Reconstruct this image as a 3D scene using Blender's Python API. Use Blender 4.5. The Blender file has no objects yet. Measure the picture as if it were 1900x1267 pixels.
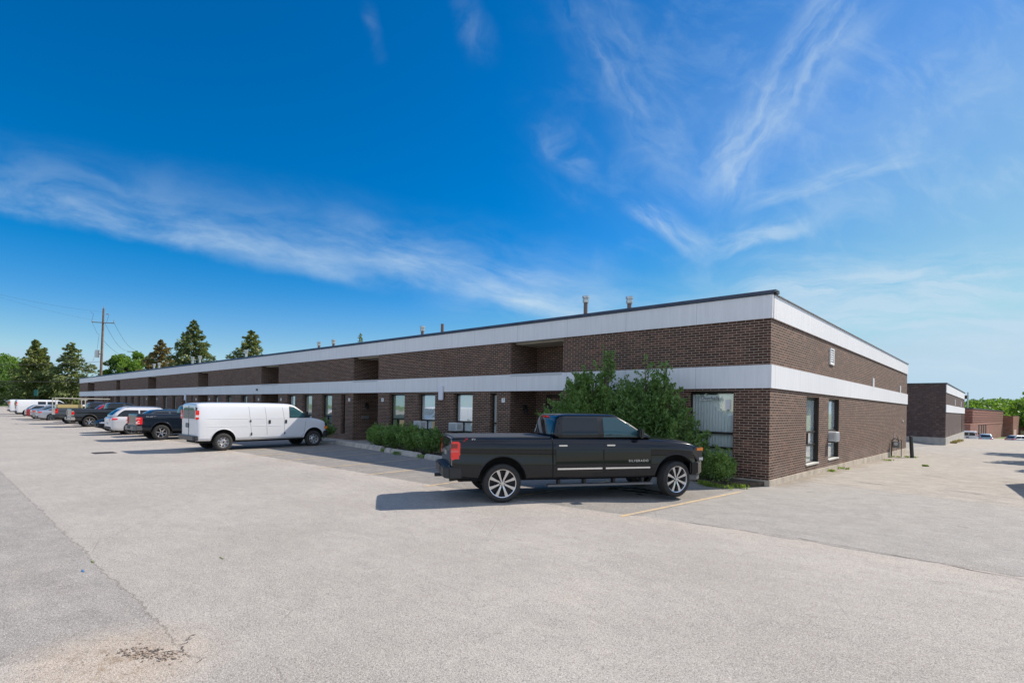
import bpy, bmesh, math, random
import numpy as np
from mathutils import Vector, Matrix
R = math.radians
rnd = random.Random(7)
SC = bpy.context.scene
COL = SC.collection

# ------------------------------------------------------------------ camera
CAM = np.array([4.884, -15.887, 2.05])
YAW, PIT, ROLL = 0.74285, 0.002656, 0.017049
FPX, PPY = 1003.9, 120.9                      # focal length and principal point offset for a 1900 px wide picture
_f = np.array([-math.sin(YAW)*math.cos(PIT), math.cos(YAW)*math.cos(PIT), math.sin(PIT)])
_r = np.array([math.cos(YAW), math.sin(YAW), 0.0]); _u = np.cross(_r, _f)
CR = math.cos(ROLL)*_r + math.sin(ROLL)*_u; CU = -math.sin(ROLL)*_r + math.cos(ROLL)*_u; CF = _f
cam_d = bpy.data.cameras.new('camera'); cam = bpy.data.objects.new('camera', cam_d); COL.objects.link(cam)
cam.matrix_world = Matrix(((CR[0], CU[0], -CF[0], CAM[0]), (CR[1], CU[1], -CF[1], CAM[1]), (CR[2], CU[2], -CF[2], CAM[2]), (0, 0, 0, 1)))
cam_d.sensor_width = 36; cam_d.lens = FPX/1900*36; cam_d.shift_y = PPY/1900
cam_d.clip_start = 0.1; cam_d.clip_end = 5000
SC.camera = cam

def far(px, depth):
    """ground position at a distance in front of the camera, in the direction of a picture column"""
    d = CF + CR*(px-950)/FPX
    p = CAM + d*depth
    return float(p[0]), float(p[1])

# ------------------------------------------------------------------ light
SUN_TO = Vector((0.44, 1.024, 1.0)).normalized()       # towards the sun
SUN_EL = math.asin(SUN_TO.z); SUN_AZ = math.atan2(SUN_TO.x, SUN_TO.y)
sd = bpy.data.lights.new('sun', 'SUN'); sd.energy = 4.4; sd.angle = R(0.55); sd.color = (1.0, 0.91, 0.79)
so = bpy.data.objects.new('sun', sd); COL.objects.link(so)
so.rotation_euler = SUN_TO.to_track_quat('Z', 'Y').to_euler()
SC.view_settings.view_transform = 'Standard'
try: SC.view_settings.look = 'None'
except Exception: pass
SC.view_settings.exposure = 0.50; SC.view_settings.gamma = 1.0
SC.render.engine = 'CYCLES'
SC.cycles.max_bounces = 8; SC.cycles.transparent_max_bounces = 12; SC.cycles.sample_clamp_indirect = 6.0
try: SC.cycles.use_denoising = True
except Exception: pass

class NT:
    """small helper that writes node trees as expressions"""
    def __init__(s, tree): s.t = tree
    def n(s, typ, **kw):
        x = s.t.nodes.new(typ)
        for k, v in kw.items():
            if k.startswith('i_'):
                key = k[2:]; x.inputs[int(key) if key.isdigit() else key.replace('_', ' ')].default_value = v
            else: setattr(x, k, v)
        return x
    def l(s, a, b): s.t.links.new(a, b)
    def m(s, op, a, b=None, c=None):
        x = s.t.nodes.new('ShaderNodeMath'); x.operation = op
        for i, v in enumerate((a, b, c)):
            if v is None: continue
            if isinstance(v, (int, float)): x.inputs[i].default_value = v
            else: s.l(v, x.inputs[i])
        return x.outputs[0]
    def sm(s, v, a, b, lo=0.0, hi=1.0):
        x = s.t.nodes.new('ShaderNodeMapRange'); x.interpolation_type = 'SMOOTHSTEP'
        s.l(v, x.inputs[0]); x.inputs[1].default_value = a; x.inputs[2].default_value = b
        x.inputs[3].default_value = lo; x.inputs[4].default_value = hi
        return x.outputs[0]
    def noise(s, vec, scale, detail=4, rough=.55, dist=0.0):
        x = s.n('ShaderNodeTexNoise'); x.inputs['Scale'].default_value = scale; x.inputs['Detail'].default_value = detail
        x.inputs['Roughness'].default_value = rough; x.inputs['Distortion'].default_value = dist
        if vec is not None: s.l(vec, x.inputs['Vector'])
        return x.outputs['Fac']
    def mix(s, f, a, b, mode='MIX'):
        x = s.t.nodes.new('ShaderNodeMix'); x.data_type = 'RGBA'; x.blend_type = mode
        for i, v in ((0, f), (6, a), (7, b)):
            if isinstance(v, (int, float)): x.inputs[i].default_value = v
            elif isinstance(v, tuple): x.inputs[i].default_value = v if len(v) == 4 else (*v, 1)
            else: s.l(v, x.inputs[i])
        return x.outputs[2]
    def xyz(s, a, b, c):
        x = s.t.nodes.new('ShaderNodeCombineXYZ')
        for i, v in enumerate((a, b, c)):
            if isinstance(v, (int, float)): x.inputs[i].default_value = v
            else: s.l(v, x.inputs[i])
        return x.outputs[0]

# sky: physical sky with thin cirrus at fixed compass directions
w = bpy.data.worlds.new('World'); SC.world = w; w.use_nodes = True
N = NT(w.node_tree); N.t.nodes.clear()
sky = N.n('ShaderNodeTexSky', sky_type='NISHITA', sun_disc=False, sun_elevation=SUN_EL, sun_rotation=SUN_AZ)
sky.altitude = 200; sky.air_density = 1.0; sky.dust_density = 0.25; sky.ozone_density = 4.0
tc = N.n('ShaderNodeTexCoord'); sp = N.n('ShaderNodeSeparateXYZ'); N.l(tc.outputs['Generated'], sp.inputs[0])
dx, dy, dz = sp.outputs
FX, FY = float(_f[0]), float(_f[1]); hl = math.hypot(FX, FY); FX /= hl; FY /= hl
fw_ = N.m('MAXIMUM', N.m('ADD', N.m('MULTIPLY', dx, FX), N.m('MULTIPLY', dy, FY)), 0.02)
rt_ = N.m('ADD', N.m('MULTIPLY', dx, FY), N.m('MULTIPLY', dy, -FX))
A_ = N.m('DIVIDE', rt_, fw_); B_ = N.m('DIVIDE', dz, fw_)
ab = N.xyz(A_, B_, 0.0)
w1 = N.m('SUBTRACT', N.noise(ab, 3.0, 5, .6), .5); w2 = N.m('SUBTRACT', N.noise(ab, 9.0, 6, .6), .5)
def streak(a0, b0, a1, b1, lo, hi, gain, warp=.10, tex=(9, 2.2), endsoft=.12, ts=.30, te=.78):
    """cloud band from (a0,b0) to (a1,b1); lo / hi: how far it spreads below and above its spine"""
    L = math.hypot(a1-a0, b1-b0); ux, uy = (a1-a0)/L, (b1-b0)/L
    da = N.m('SUBTRACT', A_, a0); db = N.m('SUBTRACT', B_, b0)
    al = N.m('ADD', N.m('MULTIPLY', da, ux), N.m('MULTIPLY', db, uy))
    ac = N.m('ADD', N.m('MULTIPLY', da, -uy), N.m('MULTIPLY', db, ux))
    ac = N.m('ADD', ac, N.m('ADD', N.m('MULTIPLY', w1, warp), N.m('MULTIPLY', w2, warp*.35)))
    prof = N.m('MULTIPLY', N.sm(ac, -lo, 0.0), N.sm(ac, 0.0, hi, 1.0, 0.0))
    ends = N.m('MULTIPLY', N.sm(al, -endsoft, endsoft), N.sm(al, L-endsoft, L+endsoft, 1.0, 0.0))
    tx = N.noise(N.xyz(N.m('MULTIPLY', al, tex[1]), N.m('MULTIPLY', ac, tex[0]), a0*3.7), 2.2, 9, .58, .45)
    return N.m('MULTIPLY', N.m('MULTIPLY', prof, ends), N.m('MULTIPLY', N.sm(tx, ts, te), gain))
bands = [
 streak(-1.02, .365, .18, .165, .028, .17, .33, .06, (7, 2.4), .05, .22, .78),
 streak(-.62, .325, -.30, .235, .02, .05, .24, .03, (9, 3), .08),
 streak(-.22, .245, .16, .165, .02, .06, .28, .04, (9, 3), .08),
 streak(.12, .19, .55, .17, .05, .08, .26, .08, (7, 2), .12),
 streak(-.95, .36, -.35, .262, .03, .06, .28, .04, (12, 2.5), .1),
 streak(-.35, .300, .12, .185, .03, .09, .38, .06, (10, 2.5), .1),
 streak(.10, .76, .27, .47, .08, .12, .26, .16, (7, 2.4), .14),
 streak(.62, .80, .36, .44, .07, .12, .42, .12, (9, 2.2), .10),
 streak(.60, .76, .52, .64, .018, .03, .38, .05, (12, 2), .06),
 streak(.40, .52, .38, .38, .06, .08, .32, .10, (8, 2), .07),
 streak(.44, .375, .74, .475, .012, .05, .30, .05, (14, 2), .05),
 streak(.22, .37, .34, .29, .02, .05, .62, .06, (11, 3), .04),
 streak(.34, .29, .54, .335, .02, .06, .50, .08, (9, 3), .06),
 streak(.05, .52, .14, .44, .05, .05, .26, .14, (8, 4), .04),
 streak(.42, .205, 1.02, .245, .06, .11, .80, .08, (10, 1.3), .14),
 streak(.50, .165, 1.05, .165, .03, .05, .75, .07, (12, 1.2), .12),
 streak(.60, .11, 1.10, .09, .04, .08, .60, .07, (9, 1.0), .15),
 streak(-.10, .19, .45, .16, .05, .09, .34, .06, (9, 1.5), .12),
 streak(.30, .55, 1.1, .62, .3, .3, .13, .3, (4, 1.2), .2, .25, .8),
 streak(-.28, .74, -.26, .66, .02, .02, .16, .05, (6, 4), .04),
 streak(-.11, .75, -.07, .66, .04, .05, .16, .08, (6, 4), .05),
]
tot = bands[0]
for b in bands[1:]: tot = N.m('ADD', tot, b)
wis = N.noise(N.xyz(N.m('ADD', N.m('MULTIPLY', A_, 2.2), N.m('MULTIPLY', B_, -1.2)), N.m('ADD', N.m('MULTIPLY', B_, 3.4), N.m('MULTIPLY', A_, 1.6)), 2.0), 2.4, 9, .60, .5)
tot = N.m('ADD', tot, N.m('MULTIPLY', N.m('MULTIPLY', N.sm(wis, .46, .80), N.sm(A_, -.05, .35)), .18))
haze = N.m('MULTIPLY', N.sm(A_, -.05, 1.1), N.sm(B_, 1.1, .10, 0.15, 1.0))
tot = N.m('ADD', tot, N.m('MULTIPLY', haze, .46))
tot = N.m('ADD', tot, N.m('MULTIPLY', N.sm(B_, .22, .0), .20))
tot = N.m('MULTIPLY', N.m('MINIMUM', N.m('MULTIPLY', tot, 1.12), .85), N.sm(dz, -.01, .03))
# broken cloud added unseen behind the viewer to light up the shaded front
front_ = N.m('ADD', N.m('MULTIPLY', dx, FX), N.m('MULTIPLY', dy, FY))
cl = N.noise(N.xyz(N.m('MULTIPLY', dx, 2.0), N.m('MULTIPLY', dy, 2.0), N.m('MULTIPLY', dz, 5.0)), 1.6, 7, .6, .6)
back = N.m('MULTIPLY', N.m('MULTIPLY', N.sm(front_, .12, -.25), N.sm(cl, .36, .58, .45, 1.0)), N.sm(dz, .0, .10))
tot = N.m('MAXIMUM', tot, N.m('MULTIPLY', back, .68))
hs = N.n('ShaderNodeHueSaturation'); hs.inputs['Hue'].default_value = .501; hs.inputs['Saturation'].default_value = 1.52; hs.inputs['Value'].default_value = .75
N.l(sky.outputs[0], hs.inputs['Color'])
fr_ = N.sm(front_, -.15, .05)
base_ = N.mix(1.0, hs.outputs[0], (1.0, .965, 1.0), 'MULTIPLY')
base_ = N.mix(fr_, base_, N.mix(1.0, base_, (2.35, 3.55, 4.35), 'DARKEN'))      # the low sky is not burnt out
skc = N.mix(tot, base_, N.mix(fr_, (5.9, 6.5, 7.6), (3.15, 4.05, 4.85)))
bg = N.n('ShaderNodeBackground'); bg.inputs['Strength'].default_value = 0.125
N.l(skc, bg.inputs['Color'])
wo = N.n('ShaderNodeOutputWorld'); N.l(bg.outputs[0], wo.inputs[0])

# ------------------------------------------------------------------ materials
MATS = {}
def mat(name, col=(.5, .5, .5), rough=.6, metal=0.0, coat=0.0, spec=.5, var=0.0, vs=3.0, bump=0.0, bs=30.0, emit=None, alpha=None):
    if name in MATS: return MATS[name]
    m = bpy.data.materials.new(name); m.use_nodes = True; MATS[name] = m
    n = NT(m.node_tree); b = n.t.nodes['Principled BSDF']
    b.inputs['Base Color'].default_value = (*col, 1); b.inputs['Roughness'].default_value = rough; b.inputs['Metallic'].default_value = metal
    b.inputs['Coat Weight'].default_value = coat; b.inputs['Coat Roughness'].default_value = .03; b.inputs['Specular IOR Level'].default_value = spec
    g = n.n('ShaderNodeNewGeometry').outputs['Position']
    if var:
        f = n.noise(g, vs, 5, .6)
        n.l(n.mix(n.sm(f, .3, .7), tuple(c*(1-var) for c in col), tuple(min(1, c*(1+var)) for c in col)), b.inputs['Base Color'])
    if bump:
        bp = n.n('ShaderNodeBump'); bp.inputs['Strength'].default_value = bump; bp.inputs['Distance'].default_value = .01
        n.l(n.noise(g, bs, 4), bp.inputs['Height']); n.l(bp.outputs[0], b.inputs['Normal'])
    if emit:
        b.inputs['Emission Color'].default_value = (*emit[0], 1); b.inputs['Emission Strength'].default_value = emit[1]
    return m

def paint(name, col=(.5, .5, .5), metal=.35, rough=.32, dust=.07, spec=.5, coat=1.0):
    if name in MATS: return MATS[name]
    m = mat(name, col, rough, metal, coat, spec)
    n = NT(m.node_tree); b = n.t.nodes['Principled BSDF']
    g = n.n('ShaderNodeNewGeometry'); s = n.n('ShaderNodeSeparateXYZ'); n.l(g.outputs['Position'], s.inputs[0])
    f = n.noise(g.outputs['Position'], 4.0, 6, .65)
    dirt = n.m('MULTIPLY', n.sm(s.outputs[2], .95, .25), n.sm(f, .35, .75))     # road dust low on the body
    n.l(n.mix(n.m('MULTIPLY', dirt, dust), col, (.30, .27, .23)), b.inputs['Base Color'])
    n.l(n.m('ADD', n.m('MULTIPLY', dirt, .25), rough), b.inputs['Roughness'])
    n.l(n.m('ADD', n.m('MULTIPLY', dirt, .10), .03), b.inputs['Coat Roughness'])
    return m

def brick_mat(name, c1, c2, mortar, sx=.245, sz=.0742, patch=.25, seed=0.0, msz=.011):
    if name in MATS: return MATS[name]
    m = bpy.data.materials.new(name); m.use_nodes = True; MATS[name] = m
    n = NT(m.node_tree); b = n.t.nodes['Principled BSDF']; b.inputs['Roughness'].default_value = .82; b.inputs['Specular IOR Level'].default_value = .35
    tc = n.n('ShaderNodeTexCoord'); g = n.n('ShaderNodeNewGeometry')
    s = n.n('ShaderNodeSeparateXYZ'); n.l(tc.outputs['Object'], s.inputs[0])
    sn = n.n('ShaderNodeSeparateXYZ'); n.l(tc.outputs['Normal'], sn.inputs[0])
    side = n.m('GREATER_THAN', n.m('ABSOLUTE', sn.outputs[0]), .5)
    uu = n.m('ADD', n.m('MULTIPLY', s.outputs[1], side), n.m('MULTIPLY', s.outputs[0], n.m('SUBTRACT', 1.0, side)))
    v = n.xyz(n.m('ADD', uu, 200.0+seed), n.m('ADD', s.outputs[2], 10.0*sz), 0.0)
    bt = n.n('ShaderNodeTexBrick'); n.l(v, bt.inputs['Vector']); bt.inputs['Scale'].default_value = 1.0
    bt.inputs['Brick Width'].default_value = sx; bt.inputs['Row Height'].default_value = sz; bt.inputs['Mortar Size'].default_value = msz/2
    bt.inputs['Mortar Smooth'].default_value = .15; bt.inputs['Bias'].default_value = -.1
    bt.inputs['Color1'].default_value = (*c1, 1); bt.inputs['Color2'].default_value = (*c2, 1); bt.inputs['Mortar'].default_value = (*mortar, 1)
    big = n.noise(g.outputs['Position'], .9, 5, .6); fine = n.noise(v, 45.0, 4, .6)
    c = n.mix(n.m('MULTIPLY', n.sm(big, .45, .75), patch), bt.outputs['Color'], tuple(min(1, (x+y)*.9) for x, y in zip(c1, (.06, .02, .01))))
    c = n.mix(n.sm(fine, .2, .8), n.mix(1.0, c, (.72, .72, .72), 'MULTIPLY'), n.mix(1.0, c, (1.25, 1.22, 1.2), 'MULTIPLY'))
    st_ = n.noise(n.xyz(n.m('MULTIPLY', uu, 3.0), n.m('MULTIPLY', s.outputs[2], .35), 0.0), 1.6, 5, .65)
    c = n.mix(n.m('MULTIPLY', n.sm(st_, .52, .75), .38), c, n.mix(1.0, c, (.55, .55, .58), 'MULTIPLY'))
    cell = n.n('ShaderNodeTexWhiteNoise', noise_dimensions='2D'); n.l(n.xyz(n.m('FLOOR', n.m('DIVIDE', uu, sx*1.02)), n.m('FLOOR', n.m('DIVIDE', n.m('ADD', s.outputs[2], 10.0*sz), sz)), 0.0), cell.inputs['Vector'])
    c = n.mix(n.m('MULTIPLY', n.m('GREATER_THAN', cell.outputs['Value'], .86), n.m('MULTIPLY', n.m('SUBTRACT', 1.0, bt.outputs['Fac']), .55)), c, tuple(min(1, q*1.9) for q in c2))
    eff = n.m('MULTIPLY', n.sm(s.outputs[2], .8, .15), n.sm(big, .45, .62))   # pale salts near the footing
    c = n.mix(n.m('MULTIPLY', eff, .22), c, (.34, .30, .27))
    n.l(c, b.inputs['Base Color'])
    bp = n.n('ShaderNodeBump'); bp.inputs['Strength'].default_value = .8; bp.inputs['Distance'].default_value = .006
    n.l(n.m('SUBTRACT', n.m('MULTIPLY', fine, .35), bt.outputs['Fac']), bp.inputs['Height']); n.l(bp.outputs[0], b.inputs['Normal'])
    return m

def glass_mat(name, tint=(.95, .975, .98), refl=.08, rough=.01):
    if name in MATS: return MATS[name]
    m = bpy.data.materials.new(name); m.use_nodes = True; MATS[name] = m
    n = NT(m.node_tree); n.t.nodes.clear()
    tr = n.n('ShaderNodeBsdfTransparent'); tr.inputs[0].default_value = (*tint, 1)
    gl = n.n('ShaderNodeBsdfGlossy'); gl.inputs['Roughness'].default_value = rough; gl.inputs[0].default_value = (1, 1, 1, 1)
    fr = n.n('ShaderNodeFresnel'); fr.inputs[0].default_value = 1.5
    g = n.n('ShaderNodeNewGeometry'); bp = n.n('ShaderNodeBump'); bp.inputs['Strength'].default_value = .05; bp.inputs['Distance'].default_value = .02
    n.l(n.noise(g.outputs['Position'], 2.2, 2), bp.inputs['Height']); n.l(bp.outputs[0], gl.inputs['Normal'])
    mx = n.n('ShaderNodeMixShader'); n.l(n.m('MINIMUM', n.m('ADD', n.m('MULTIPLY', fr.outputs[0], 1.1), refl), .42), mx.inputs[0])
    n.l(tr.outputs[0], mx.inputs[1]); n.l(gl.outputs[0], mx.inputs[2])
    o = n.n('ShaderNodeOutputMaterial'); n.l(mx.outputs[0], o.inputs[0])
    return m

def leaf_mat(name, c1, c2, trans=.35, vs=1.2, rough=.5):
    if name in MATS: return MATS[name]
    m = bpy.data.materials.new(name); m.use_nodes = True; MATS[name] = m
    n = NT(m.node_tree); b = n.t.nodes['Principled BSDF']; b.inputs['Roughness'].default_value = rough
    g = n.n('ShaderNodeNewGeometry')
    f1 = n.noise(g.outputs['Position'], vs, 3, .6)
    rn = g.outputs['Random Per Island']
    f = n.m('ADD', n.m('MULTIPLY', n.sm(f1, .3, .7), .55), n.m('MULTIPLY', rn, .45))
    c = n.mix(f, c1, c2); n.l(c, b.inputs['Base Color'])
    t = n.n('ShaderNodeBsdfTranslucent'); n.l(n.mix(1.0, c, (1.3, 1.35, .6), 'MULTIPLY'), t.inputs[0])
    mx = n.n('ShaderNodeMixShader'); mx.inputs[0].default_value = trans
    n.l(b.outputs[0], mx.inputs[1]); n.l(t.outputs[0], mx.inputs[2])
    o = [x for x in n.t.nodes if x.type == 'OUTPUT_MATERIAL'][0]; n.l(mx.outputs[0], o.inputs[0])
    return m

# ------------------------------------------------------------------ objects
def link(o, parent=None):
    COL.objects.link(o)
    if parent is not None: o.parent = parent
    return o
def tag(o, label=None, cat=None, group=None, kind=None):
    if label: o['label'] = label
    if cat: o['category'] = cat
    if group: o['group'] = group
    if kind: o['kind'] = kind
    return o
def thing(name, label, cat, loc=(0, 0, 0), rz=0.0, group=None):
    o = bpy.data.objects.new(name, None); o.empty_display_size = .3; link(o)
    o.location = loc; o.rotation_euler = (0, 0, rz)
    return tag(o, label, cat, group)
def node(name, parent, loc=(0, 0, 0), rot=(0, 0, 0)):
    o = bpy.data.objects.new(name, None); o.empty_display_size = .1; link(o, parent); o.location = loc; o.rotation_euler = rot
    return o
def kids(o): return list(o.children)
def copy_tree(o, parent=None):
    ch = kids(o); c = o.copy(); COL.objects.link(c)
    if parent is not None: c.parent = parent
    for x in ch: copy_tree(x, c)
    return c

class MB:
    def __init__(s): s.v = []; s.f = []; s.mi = []; s.m = 0
    def add(s, vs, fs):
        o = len(s.v); s.v += [tuple(map(float, p)) for p in vs]
        for f in fs: s.f.append(tuple(i+o for i in f)); s.mi.append(s.m)
        return s
    def box(s, x0, x1, y0, y1, z0, z1):
        return s.add([(x0, y0, z0), (x1, y0, z0), (x1, y1, z0), (x0, y1, z0), (x0, y0, z1), (x1, y0, z1), (x1, y1, z1), (x0, y1, z1)],
                     [(0, 3, 2, 1), (4, 5, 6, 7), (0, 1, 5, 4), (1, 2, 6, 5), (2, 3, 7, 6), (3, 0, 4, 7)])
    def prism(s, poly, axis, a, b):
        """polygon in the two other axes (in order x,y,z without axis) extruded from a to b along axis"""
        def p3(p, t):
            q = list(p); q.insert(axis, t); return q
        n = len(poly)
        vs = [p3(p, a) for p in poly]+[p3(p, b) for p in poly]
        fs = [tuple(range(n))[::-1], tuple(range(n, 2*n))]+[(i, (i+1) % n, n+(i+1) % n, n+i) for i in range(n)]
        return s.add(vs, fs)
    def cyl(s, c0, c1, r0, r1=None, n=16):
        r1 = r0 if r1 is None else r1
        c0 = Vector(c0); c1 = Vector(c1); d = (c1-c0).normalized(); a = d.orthogonal().normalized(); b = d.cross(a)
        vs = []
        for c, r in ((c0, r0), (c1, r1)):
            for i in range(n):
                t = 2*math.pi*i/n; vs.append(c+a*math.cos(t)*r+b*math.sin(t)*r)
        return s.add(vs, [tuple(range(n))[::-1], tuple(range(n, 2*n))]+[(i, (i+1) % n, n+(i+1) % n, n+i) for i in range(n)])
    def tube(s, pts, r, n=8):
        for i in range(len(pts)-1):
            rr = r if isinstance(r, (int, float)) else r[i]; r2 = r if isinstance(r, (int, float)) else r[i+1]
            s.cyl(pts[i], pts[i+1], rr, r2, n)
        return s
    def lathe(s, prof, axis=0, c=(0, 0, 0), n=32):
        """prof: (along axis, radius) points"""
        k = len(prof); vs = []
        for i in range(n):
            t = 2*math.pi*i/n
            for a, r in prof:
                p = [r*math.cos(t), r*math.sin(t)]; p.insert(axis, a); vs.append((p[0]+c[0], p[1]+c[1], p[2]+c[2]))
        fs = [(i*k+j, ((i+1) % n)*k+j, ((i+1) % n)*k+j+1, i*k+j+1) for i in range(n) for j in range(k-1)]
        return s.add(vs, fs)
    def rings(s, rings, cap=True):
        k = len(rings[0]); vs = [p for r in rings for p in r]
        fs = [(i*k+j, i*k+(j+1) % k, (i+1)*k+(j+1) % k, (i+1)*k+j) for i in range(len(rings)-1) for j in range(k)]
        if cap: fs += [tuple(range(k))[::-1], tuple(range((len(rings)-1)*k, len(rings)*k))]
        return s.add(vs, fs)
    def grid(s, rows):
        k = len(rows[0]); vs = [p for r in rows for p in r]
        return s.add(vs, [(i*k+j, i*k+j+1, (i+1)*k+j+1, (i+1)*k+j) for i in range(len(rows)-1) for j in range(k-1)])
    def build(s, name, mats, parent=None, smooth=None, bevel=0, subd=0, loc=None, fix=True):
        me = bpy.data.meshes.new(name); me.from_pydata(s.v, [], s.f)
        if not isinstance(mats, (list, tuple)): mats = [mats]
        for m in mats: me.materials.append(m)
        if len(mats) > 1: me.polygons.foreach_set('material_index', s.mi)
        if fix:
            bm = bmesh.new(); bm.from_mesh(me)
            if subd or bevel: bmesh.ops.remove_doubles(bm, verts=bm.verts, dist=1e-5)
            bmesh.ops.recalc_face_normals(bm, faces=bm.faces)
            if bevel: bmesh.ops.bevel(bm, geom=[e for e in bm.edges if len(e.link_faces) == 2 and e.calc_face_angle(0) > .5], offset=bevel, segments=2, affect='EDGES', clamp_overlap=True)
            bm.to_mesh(me); bm.free()
        if smooth is not None or subd:
            for p in me.polygons: p.use_smooth = True
            if smooth: me.set_sharp_from_angle(angle=R(smooth))
        me.update()
        o = bpy.data.objects.new(name, me); link(o, parent)
        if loc is not None: o.location = loc
        if subd:
            md = o.modifiers.new('s', 'SUBSURF'); md.levels = subd; md.render_levels = subd
            bake(o)
            if smooth: o.data.set_sharp_from_angle(angle=R(smooth))
        return o

def bake(o):
    bpy.context.view_layer.update()
    dg = bpy.context.evaluated_depsgraph_get()
    me = bpy.data.meshes.new_from_object(o.evaluated_get(dg))
    o.modifiers.clear(); o.data = me
def cut(o, cutter_mb, m):
    c = cutter_mb.build('cutter', m)
    c.parent = o.parent
    md = o.modifiers.new('b', 'BOOLEAN'); md.operation = 'DIFFERENCE'; md.object = c; md.solver = 'EXACT'
    try: md.material_mode = 'TRANSFER'
    except Exception: pass
    bake(o)
    bpy.data.objects.remove(c, do_unlink=True)
def text(name, body, size, m, parent, matrix, extrude=.002, spacing=1.0, shear=0.0, width=None):
    cu = bpy.data.curves.new(name, 'FONT'); cu.body = body; cu.size = size; cu.extrude = extrude; cu.align_x = 'CENTER'; cu.align_y = 'CENTER'
    cu.space_character = spacing; cu.shear = shear
    t = bpy.data.objects.new(name, cu); COL.objects.link(t); bpy.context.view_layer.update()
    me = bpy.data.meshes.new_from_object(t.evaluated_get(bpy.context.evaluated_depsgraph_get()))
    bpy.data.objects.remove(t, do_unlink=True); me.materials.clear(); me.materials.append(m)
    o = bpy.data.objects.new(name, me); link(o, parent); o.matrix_local = matrix
    return o
def face_front(x, y, z, sx=1.0):     # text that reads from -Y
    return Matrix(((sx, 0, 0, x), (0, 0, -1, y), (0, 1, 0, z), (0, 0, 0, 1)))
def face_right(x, y, z, sx=1.0):     # text on a +X face, read from +X
    return Matrix(((0, 0, 1, x), (sx, 0, 0, y), (0, 1, 0, z), (0, 0, 0, 1)))

def sst(t): t = np.clip(t, 0, 1); return t*t*(3-2*t)
def gz(x, y):
    """height of the ground"""
    x = np.asarray(x, float); y = np.asarray(y, float)
    z = .06*sst((y+9.5)/3)*sst((-x-.6)/1.5)*sst((3-y)/3) + .05*sst((y+6)/4)*sst((-x-.6)/2)
    z = z - .33*sst(y/24)*(x > -1e9) *sst((x+3)/3+0*y) - .55*sst((y-28)/24)*sst((x+30)/10) - .35*sst((y-60)/26) - 1.3*sst((y-86)/14)
    z = z + .85*sst((-x-94)/22)
    z = z + 1.6*sst((-x-130)/60)*0
    return z
def gzf(x, y): return float(gz(x, y))

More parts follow.
